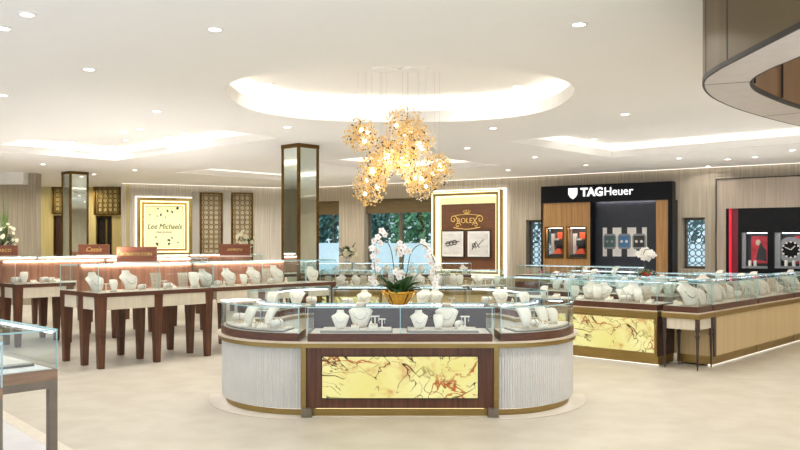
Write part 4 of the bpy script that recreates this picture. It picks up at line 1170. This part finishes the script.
#PART3
# ------------------------------------------------------------------ chandelier
DCH = 9.6; kpx = DCH/F
chz = CEIL+.37
ch = thing('chandelier', 'gold leaf cluster chandelier hanging on thin cords from the oval coffer', 'chandelier', (0,DCH,chz))
for cx in (-.18,.18): MB().lathe([(.001,0),(.17,0),(.17,-.03),(.001,-.035)], 28, (cx,0,0)).build('ceiling_rose', M['white'], ch)
rr = random.Random(11)
def petal(g, c, nrm, size):
    n_ = nrm.normalized(); a = n_.orthogonal().normalized(); a.rotate(Matrix.Rotation(rr.uniform(0,2*PI),3,n_)); b = n_.cross(a)
    pts = [c-a*size, c-a*size*.3+b*size*.55, c+a*size*.5+b*size*.5, c+a*size*1.05, c+a*size*.5-b*size*.5, c-a*size*.3-b*size*.55]
    mid1 = c-a*size*.1-n_*size*.22; mid2 = c+a*size*.4-n_*size*.22
    up = n_*.0025
    vs = pts+[mid1,mid2]; vs = [p_+up for p_ in vs]+[p_-up for p_ in vs]
    tf = [(0,1,6),(1,2,7,6),(2,3,7),(3,4,7),(4,5,6,7),(5,0,6)]
    g.add(vs, tf+[tuple(i+8 for i in reversed(f)) for f in tf]+[(i,(i+1)%6,(i+1)%6+8,i+8) for i in range(6)])
CL = [(361,137,14.5,-.15),(405,126,18,.1),(415,143,17.5,-.12),(384,152,15,.1),(376,170,15,-.1),(369,188,15,.05),(404,161,14,.15),(437,169,14.5,.05),(421,184,14.5,-.1)]
for i,(px,py,rp,dy) in enumerate(CL):
    c = Vector(((px-HX)*kpx, dy, E-(py-HY)*kpx-chz)); R = rp*kpx
    g = MB()
    pale = MB(); dark = MB()
    for k in range(680):
        v = Vector((rr.gauss(0,1),rr.gauss(0,1),rr.gauss(0,1))).normalized()
        rad = R*(rr.random()**.45)*1.22
        q = rr.random(); petal(pale if q<.28 else dark if q<.38 else g, c+v*rad, v*.6+Vector((rr.gauss(0,.5),rr.gauss(0,.5),rr.gauss(0,.5))), rr.uniform(.009,.019))
    cl = g.build('petal_cluster', M['goldpetal'], ch); cl['kind'] = 'stuff'
    pc = pale.build('pale_petals', M['palepetal'], cl); pc['kind'] = 'stuff'
    pc = dark.build('bronze_petals', M['darkpetal'], cl); pc['kind'] = 'stuff'
    g = MB()
    for k in range(26):
        v = Vector((rr.gauss(0,1),rr.gauss(0,1),rr.gauss(0,1))).normalized()
        g.tube([c, c+v*R*1.0], .0012, 4)
    g.build('wire_spray', M['gold'], cl)
    for k in range(3):
        v = Vector((rr.gauss(0,1),rr.gauss(0,1)-.8,rr.gauss(0,1))).normalized()*R*.55
        MB().sphere(tuple(c+v), .021, 10, 8).build('bulb', M['bulb'], cl, smooth=True)
    for q in (0,1):
        x = c.x+(.06*q-.03 if i%2 else .05-.08*q)
        if q and i in (2,6,4): continue
        MB().tube([(x,c.y*.3,-.03),(x,c.y,c.z+R*.5)], .0014, 5).build('cord', M['cord'], ch)
add_light('POINT', 'chandelier_glow', (0,DCH-.1,2.5), 20, (1,.86,.6), .45)

# ------------------------------------------------------------------ plants
def flower_mb(g, gc, c, n_, size, k=5):
    n_ = n_.normalized(); a = n_.orthogonal().normalized(); a.rotate(Matrix.Rotation(rr.uniform(0,2*PI),3,n_)); b = n_.cross(a)
    for i in range(k):
        t = 2*PI*i/k; d = a*math.cos(t)+b*math.sin(t); s = n_.cross(d); L = size*(1.0 if i % 2 else .9)
        w = size*.42
        pts = [c, c+d*L*.35+s*w*.8-n_*size*.06, c+d*L*.75+s*w*.8-n_*size*.02, c+d*L, c+d*L*.75-s*w*.8-n_*size*.02, c+d*L*.35-s*w*.8-n_*size*.06]
        m = c+d*L*.55+n_*size*.06; th = n_*.0012
        vs = [p+th for p in pts+[m]]+[p-th for p in pts+[m]]
        tf = [(j,(j+1)%6,6) for j in range(6)]
        g.add(vs, tf+[tuple(x+7 for x in reversed(f)) for f in tf]+[(j,(j+1)%6,(j+1)%6+7,j+7) for j in range(6)])
    gc.sphere(tuple(c+n_*size*.12), size*.16, 6, 4)
def leaf_mb(g, base, d, up, L, w, droop, th=.002, n=7):
    d = Vector((d.x,d.y,0)).normalized(); s = Vector((-d.y,d.x,0))
    vs = []; fs = []
    for k in range(n+1):
        t = k/n; p = base + d*L*t*(1-.15*t) + Vector((0,0,1))*(up*L*t - droop*L*t*t)
        ww = w*math.sin(PI*min(1,.12+.88*t))**.7 if k < n else .001
        for off in (-ww,0,ww):
            vs.append(p+s*off+Vector((0,0,abs(off)*.35+th)))
        for off in (-ww,0,ww):
            vs.append(p+s*off+Vector((0,0,abs(off)*.35-th)))
    for k in range(n):
        a, b = k*6, (k+1)*6
        fs += [(a,a+1,b+1,b),(a+1,a+2,b+2,b+1),(a+3,b+3,b+4,a+4),(a+4,b+4,b+5,a+5),(a,b,b+3,a+3),(a+2,a+5,b+5,b+2)]
    g.add(vs, fs)
def smooth_curve(pts, n=6): return [p for p in arc_pts([Vector(q) for q in pts], n)]

# big orchid in the gold bowl on the front case
DO = 7.56; ko = DO/F
def OP(px, py, dy=0.0): return Vector(((px-398.5)*ko, dy, E-(py-HY)*ko-1.002))
oo = thing('potted_orchid', 'white moth orchid in a fluted gold bowl on the front oval case', 'plant', ((398.5-HX)*ko, DO, 1.002))
pot = MB().lathe([(.001,0),(.075,0),(.085,.01),(.11,.05),(.145,.10),(.165,.125),(.158,.128),(.135,.10),(.10,.06),(.001,.055)], 72, fl=.055, nf=12).build('pot', M['gold'], oo, smooth=True)
MB().lathe([(.001,.0),(.12,.0),(.10,-.01),(.001,-.01)], 20, (0,0,.098)).build('moss', M['leaf'], pot)
for k in range(17):
    a = 2*PI*k/17+rr.uniform(-.2,.2); g = MB()
    leaf_mb(g, Vector((.05*math.cos(a),.05*math.sin(a),.10)), Vector((math.cos(a),math.sin(a),0)), rr.uniform(.7,1.5), rr.uniform(.15,.22), rr.uniform(.03,.045), rr.uniform(.35,.8))
    g.build('leaf', M['leaf'], oo, smooth=True)
stems = [[(395,290,0),(394,270,-.02),(391,250,-.03),(386,241,-.03),(379,240,-.02),(374,247,-.01),(374,262,0),(376,276,0)],
         [(399,290,.02),(402,268,.04),(404,254,.05),(401,246,.03),(397,249,0),(396,256,-.02)],
         [(403,290,0),(407,272,0),(410,256,0),(415,247.5,0),(422,244.5,0),(429,250,0),(434,261,0),(436,276,0)]]
fl = [[(382,231),(385,234.5),(378,237),(374,241),(380,243),(372,248),(377,251),(373,256),(377,261),(374,266),(378,269),(371,279),(375,283),(391,277)],
      [(400,243),(403,247),(397,249),(405,252),(400,254),(409,251),(395.5,272),(399,277),(393,281),(401,273)],
      [(423,242),(426,246),(430,251),(428,256),(433,259),(431,263),(436,267),(433,271),(437,277),(435,283)]]
for st,fs_ in zip(stems,fl):
    so = MB().tube(smooth_curve([OP(*q) for q in st]), .0048, 6, .003).build('stem', M['stem'], oo, smooth=True)
    for (x,y) in fs_:
        g, gc = MB(), MB(); c = OP(x,y, rr.uniform(-.05,.03))
        flower_mb(g, gc, c, Vector((rr.uniform(-.5,.5),-1,rr.uniform(-.3,.35))), rr.uniform(.034,.043))
        f = g.build('flower', M['petal'], so); gc.build('flower_heart', M['petalc'], f)

def bouquet(label, loc, R, h, nfl, fsize, nleaf, pet, seed, grass=0, vase='white'):
    global rr
    rr = random.Random(seed)
    t = thing('flower_arrangement', label, 'flowers', loc, 0)
    MB().lathe([(.001,0),(.05,0),(.07,.04),(.075,.10),(.055,.15),(.05,.15),(.06,.10),(.001,.02)], 20).build('vase', M[vase], t, smooth=True)
    c = Vector((0,0,.12+h*.35))
    g = MB()
    for k in range(nleaf):
        a = rr.uniform(0,2*PI); leaf_mb(g, Vector((0,0,.13)), Vector((math.cos(a),math.sin(a),0)), rr.uniform(.5,1.7), R*rr.uniform(.8,1.2), R*.11, rr.uniform(.3,.7))
    g.build('leaves', M['leaf'], t)
    if grass:
        g = MB()
        for k in range(grass):
            a = rr.uniform(0,2*PI); leaf_mb(g, Vector((0,0,.13)), Vector((math.cos(a),math.sin(a),0)), rr.uniform(4,9), h*.18*rr.uniform(.7,1.2), .011, rr.uniform(.2,1.0))
        g.build('tall_grass', M['leaf2'], t)
    for k in range(nfl):
        v = Vector((rr.gauss(0,1),rr.gauss(0,1),rr.gauss(.25,.8))).normalized()
        p = c+Vector((v.x*R,v.y*R,v.z*h*.5))*rr.uniform(.55,1.0)
        s_ = MB().tube([(0,0,.12),tuple(p*.5+Vector((0,0,.08))),tuple(p)], .004, 4).build('flower_stem', M['stem'], t)
        g, gc = MB(), MB(); flower_mb(g, gc, p, v+Vector((0,-.7,.1)), fsize*rr.uniform(.8,1.2), 6)
        f = g.build('flower', M[pet], s_)
        gc.build('flower_heart', M['petaly'], f)
    return t
def RP(fr, px, b, z): return fr.pt(fr.solve(px,b), b, z)
bouquet('loose white lily arrangement behind the walnut name board, before the bronze lattice', RP(R3,246,.25,1.302), .24, .55, 24, .065, 14, 'petaly', 21)
bouquet('tall white flower arrangement with long grass blades by the grey wall', RP(R3,4,.6,1.302)+Vector((-.05,.1,0)), .24, .72, 44, .045, 30, 'petaly', 22, grass=34)
bouquet('low white and green flower arrangement on the far case between the windows', Vector(((347-HX)*19.6/F,19.65,ZT+.003)), .25, .32, 18, .06, 44, 'petaly', 23)
# second orchid before the watch boutique
FA2 = rowA(1.5,3.3)
p = FA2.pt(FA2.solve(646,.26), .26, ZT+.003); ko = p.y/F
oo = thing('potted_orchid', 'cream orchid in a small pot before the black watch boutique', 'plant', p)
MB().lathe([(.001,0),(.06,0),(.085,.07),(.09,.075),(.075,.07),(.001,.05)], 20).build('pot', M['orange'], oo, smooth=True)
rr = random.Random(5)
for k in range(12):
    a = 2*PI*k/12+rr.uniform(-.2,.2); g = MB()
    leaf_mb(g, Vector((.03*math.cos(a),.03*math.sin(a),.06)), Vector((math.cos(a),math.sin(a),0)), rr.uniform(.3,.8), rr.uniform(.13,.19), .032, rr.uniform(.5,1.0))
    g.build('leaf', M['leaf'], oo, smooth=True)
def OQ(px, py): return Vector(((px-646)*ko, rr.uniform(-.04,.04), E-(py-HY)*ko-p.z))
so = MB().tube(smooth_curve([OQ(646,277),OQ(645,266),OQ(643,256),OQ(645,250),OQ(650,250),OQ(654,254)]), .005, 6).build('stem', M['stem'], oo)
for x,y in ((638.5,254),(642,257),(643,251.5),(647,250.5),(650,253),(653.5,255),(649,258),(646,255)):
    g, gc = MB(), MB(); flower_mb(g, gc, OQ(x,y), Vector((rr.uniform(-.5,.5),-1,.2)), .068)
    f = g.build('flower', M['petal'], so); gc.build('flower_heart', M['petaly'], f)

# ------------------------------------------------------------------ outside the windows
S(MB().box(-60,60,20,110,-.3,-.12).build('ground_outside', M['asphalt']))
gw = S(MB().box(WR.solve(300)-6, WR.solve(430)+8, 5.0, 5.2, -.12, 1.52).build('wall_garden', M['gwall'])); gw.location = (WR.o.x,WR.o.y,0); gw.rotation_euler = (0,0,WR.a)
def tree(loc, h, r, mat, label, seed, bare=False):
    q = random.Random(seed)
    t = thing('tree', label, 'tree', loc, 0, 'trees outside the windows')
    MB().tube([(0,0,-.1),(q.uniform(-.1,.1),0,h*.4),(q.uniform(-.2,.2),0,h*.8)], .11, 8, .04).build('trunk', M['gwall' if bare else 'trunk'], t)
    g = MB()
    for k in range(1500):
        v = Vector((q.gauss(0,1),q.gauss(0,1),q.gauss(0,1))).normalized()*(q.random()**.4)
        c = Vector((v.x*r, v.y*r, h*.58+v.z*h*.45))
        n_ = Vector((q.gauss(0,1),q.gauss(0,1),q.gauss(0,1))).normalized(); a = n_.orthogonal().normalized(); b = n_.cross(a); s_ = q.uniform(.08,.17); th = n_*.004
        pts = [c-a*s_, c+b*s_*.5, c+a*s_, c-b*s_*.5]
        g.add([x_+th for x_ in pts]+[x_-th for x_ in pts], [(0,1,2,3),(7,6,5,4),(0,4,5,1),(1,5,6,2),(2,6,7,3),(3,7,4,0)])
    g.build('crown', mat, t)
aw = [(316,6.6,5.0,1.0,'tree1','blue-green tree seen through the narrow window'),(336,12.5,6.5,1.25,'tree1','tall tree just beside the edge of the narrow window'),
      (368,6.8,5.0,1.1,'tree1','blue-green tree at the left of the double window'),(396,12.5,6.8,1.35,'tree2','tall pale tree behind the big orchid'),
      (421,6.8,5.0,1.2,'tree2','light green tree in the pane beside the glowing frame')]
for i,(px,b,h,r,m_,lab) in enumerate(aw):
    q = WR.pt(WR.solve(px,b), b, -.12); tree(q, h, r, M[m_], lab, 50+i)

q_ = random.Random(99); g = MB()
hf = Frame(*WR.pt(WR.solve(300)-4, 17)[:2], WR.a)
for k in range(5200):
    c = hf.pt(q_.uniform(0,20), q_.uniform(0,2.5), q_.uniform(-.1,5.2+1.2*math.sin(k%7)))
    n_ = Vector((q_.gauss(0,1),q_.gauss(0,1),q_.gauss(0,1))).normalized(); a = n_.orthogonal().normalized(); b = n_.cross(a); s_ = q_.uniform(.12,.24); th = n_*.004
    pts = [c-a*s_, c+b*s_*.5, c+a*s_, c-b*s_*.5]
    g.add([x_+th for x_ in pts]+[x_-th for x_ in pts], [(0,1,2,3),(7,6,5,4),(0,4,5,1),(1,5,6,2),(2,6,7,3),(3,7,4,0)])
o = g.build('treeline', M['tree1']); tag(o, 'dense blue-green hedge of foliage behind the trees outside', 'foliage', None, 'stuff')
# added fill spots over the showcase tops, aimed up to brighten the ceiling
for fr,b in ((R1,.56),(R2,.56),(R3,.56)):
    for x in (.4,1.9,3.4): up_fill(fr.pt(x,b,1.36), 105 if fr is R3 else 70)
for p_ in ((-1.2,14.7),(1.2,14.7),(-2,19.7),(.8,19.7)): up_fill(Vector((*p_,1.12)), 80)
for fr,xs in ((FB,(1.2,3.0,4.6)),(rowA(3.4,4.5),(.6,2.6)),(rowA(5.6,5.2),(.6,2.2,3.8)),(FE,(1,3))):
    for x in xs: up_fill(fr.pt(x,.26,1.12), 110 if fr is FB else 45)
# ------------------------------------------------------------------ finish
finish_labels()
for k_,p_ in PROTO.items(): pass
SC.view_settings.view_transform = 'Standard'; SC.view_settings.look = 'None'; SC.view_settings.gamma = 1.0
SC.view_settings.use_curve_mapping = False
SC.view_settings.exposure = .66
cy = SC.cycles
cy.max_bounces = 12; cy.diffuse_bounces = 5; cy.glossy_bounces = 5; cy.transmission_bounces = 6; cy.transparent_max_bounces = 64
cy.caustics_reflective = False; cy.caustics_refractive = False
cy.sample_clamp_indirect = 3.0; cy.sample_clamp_direct = 8.0
cy.use_denoising = True
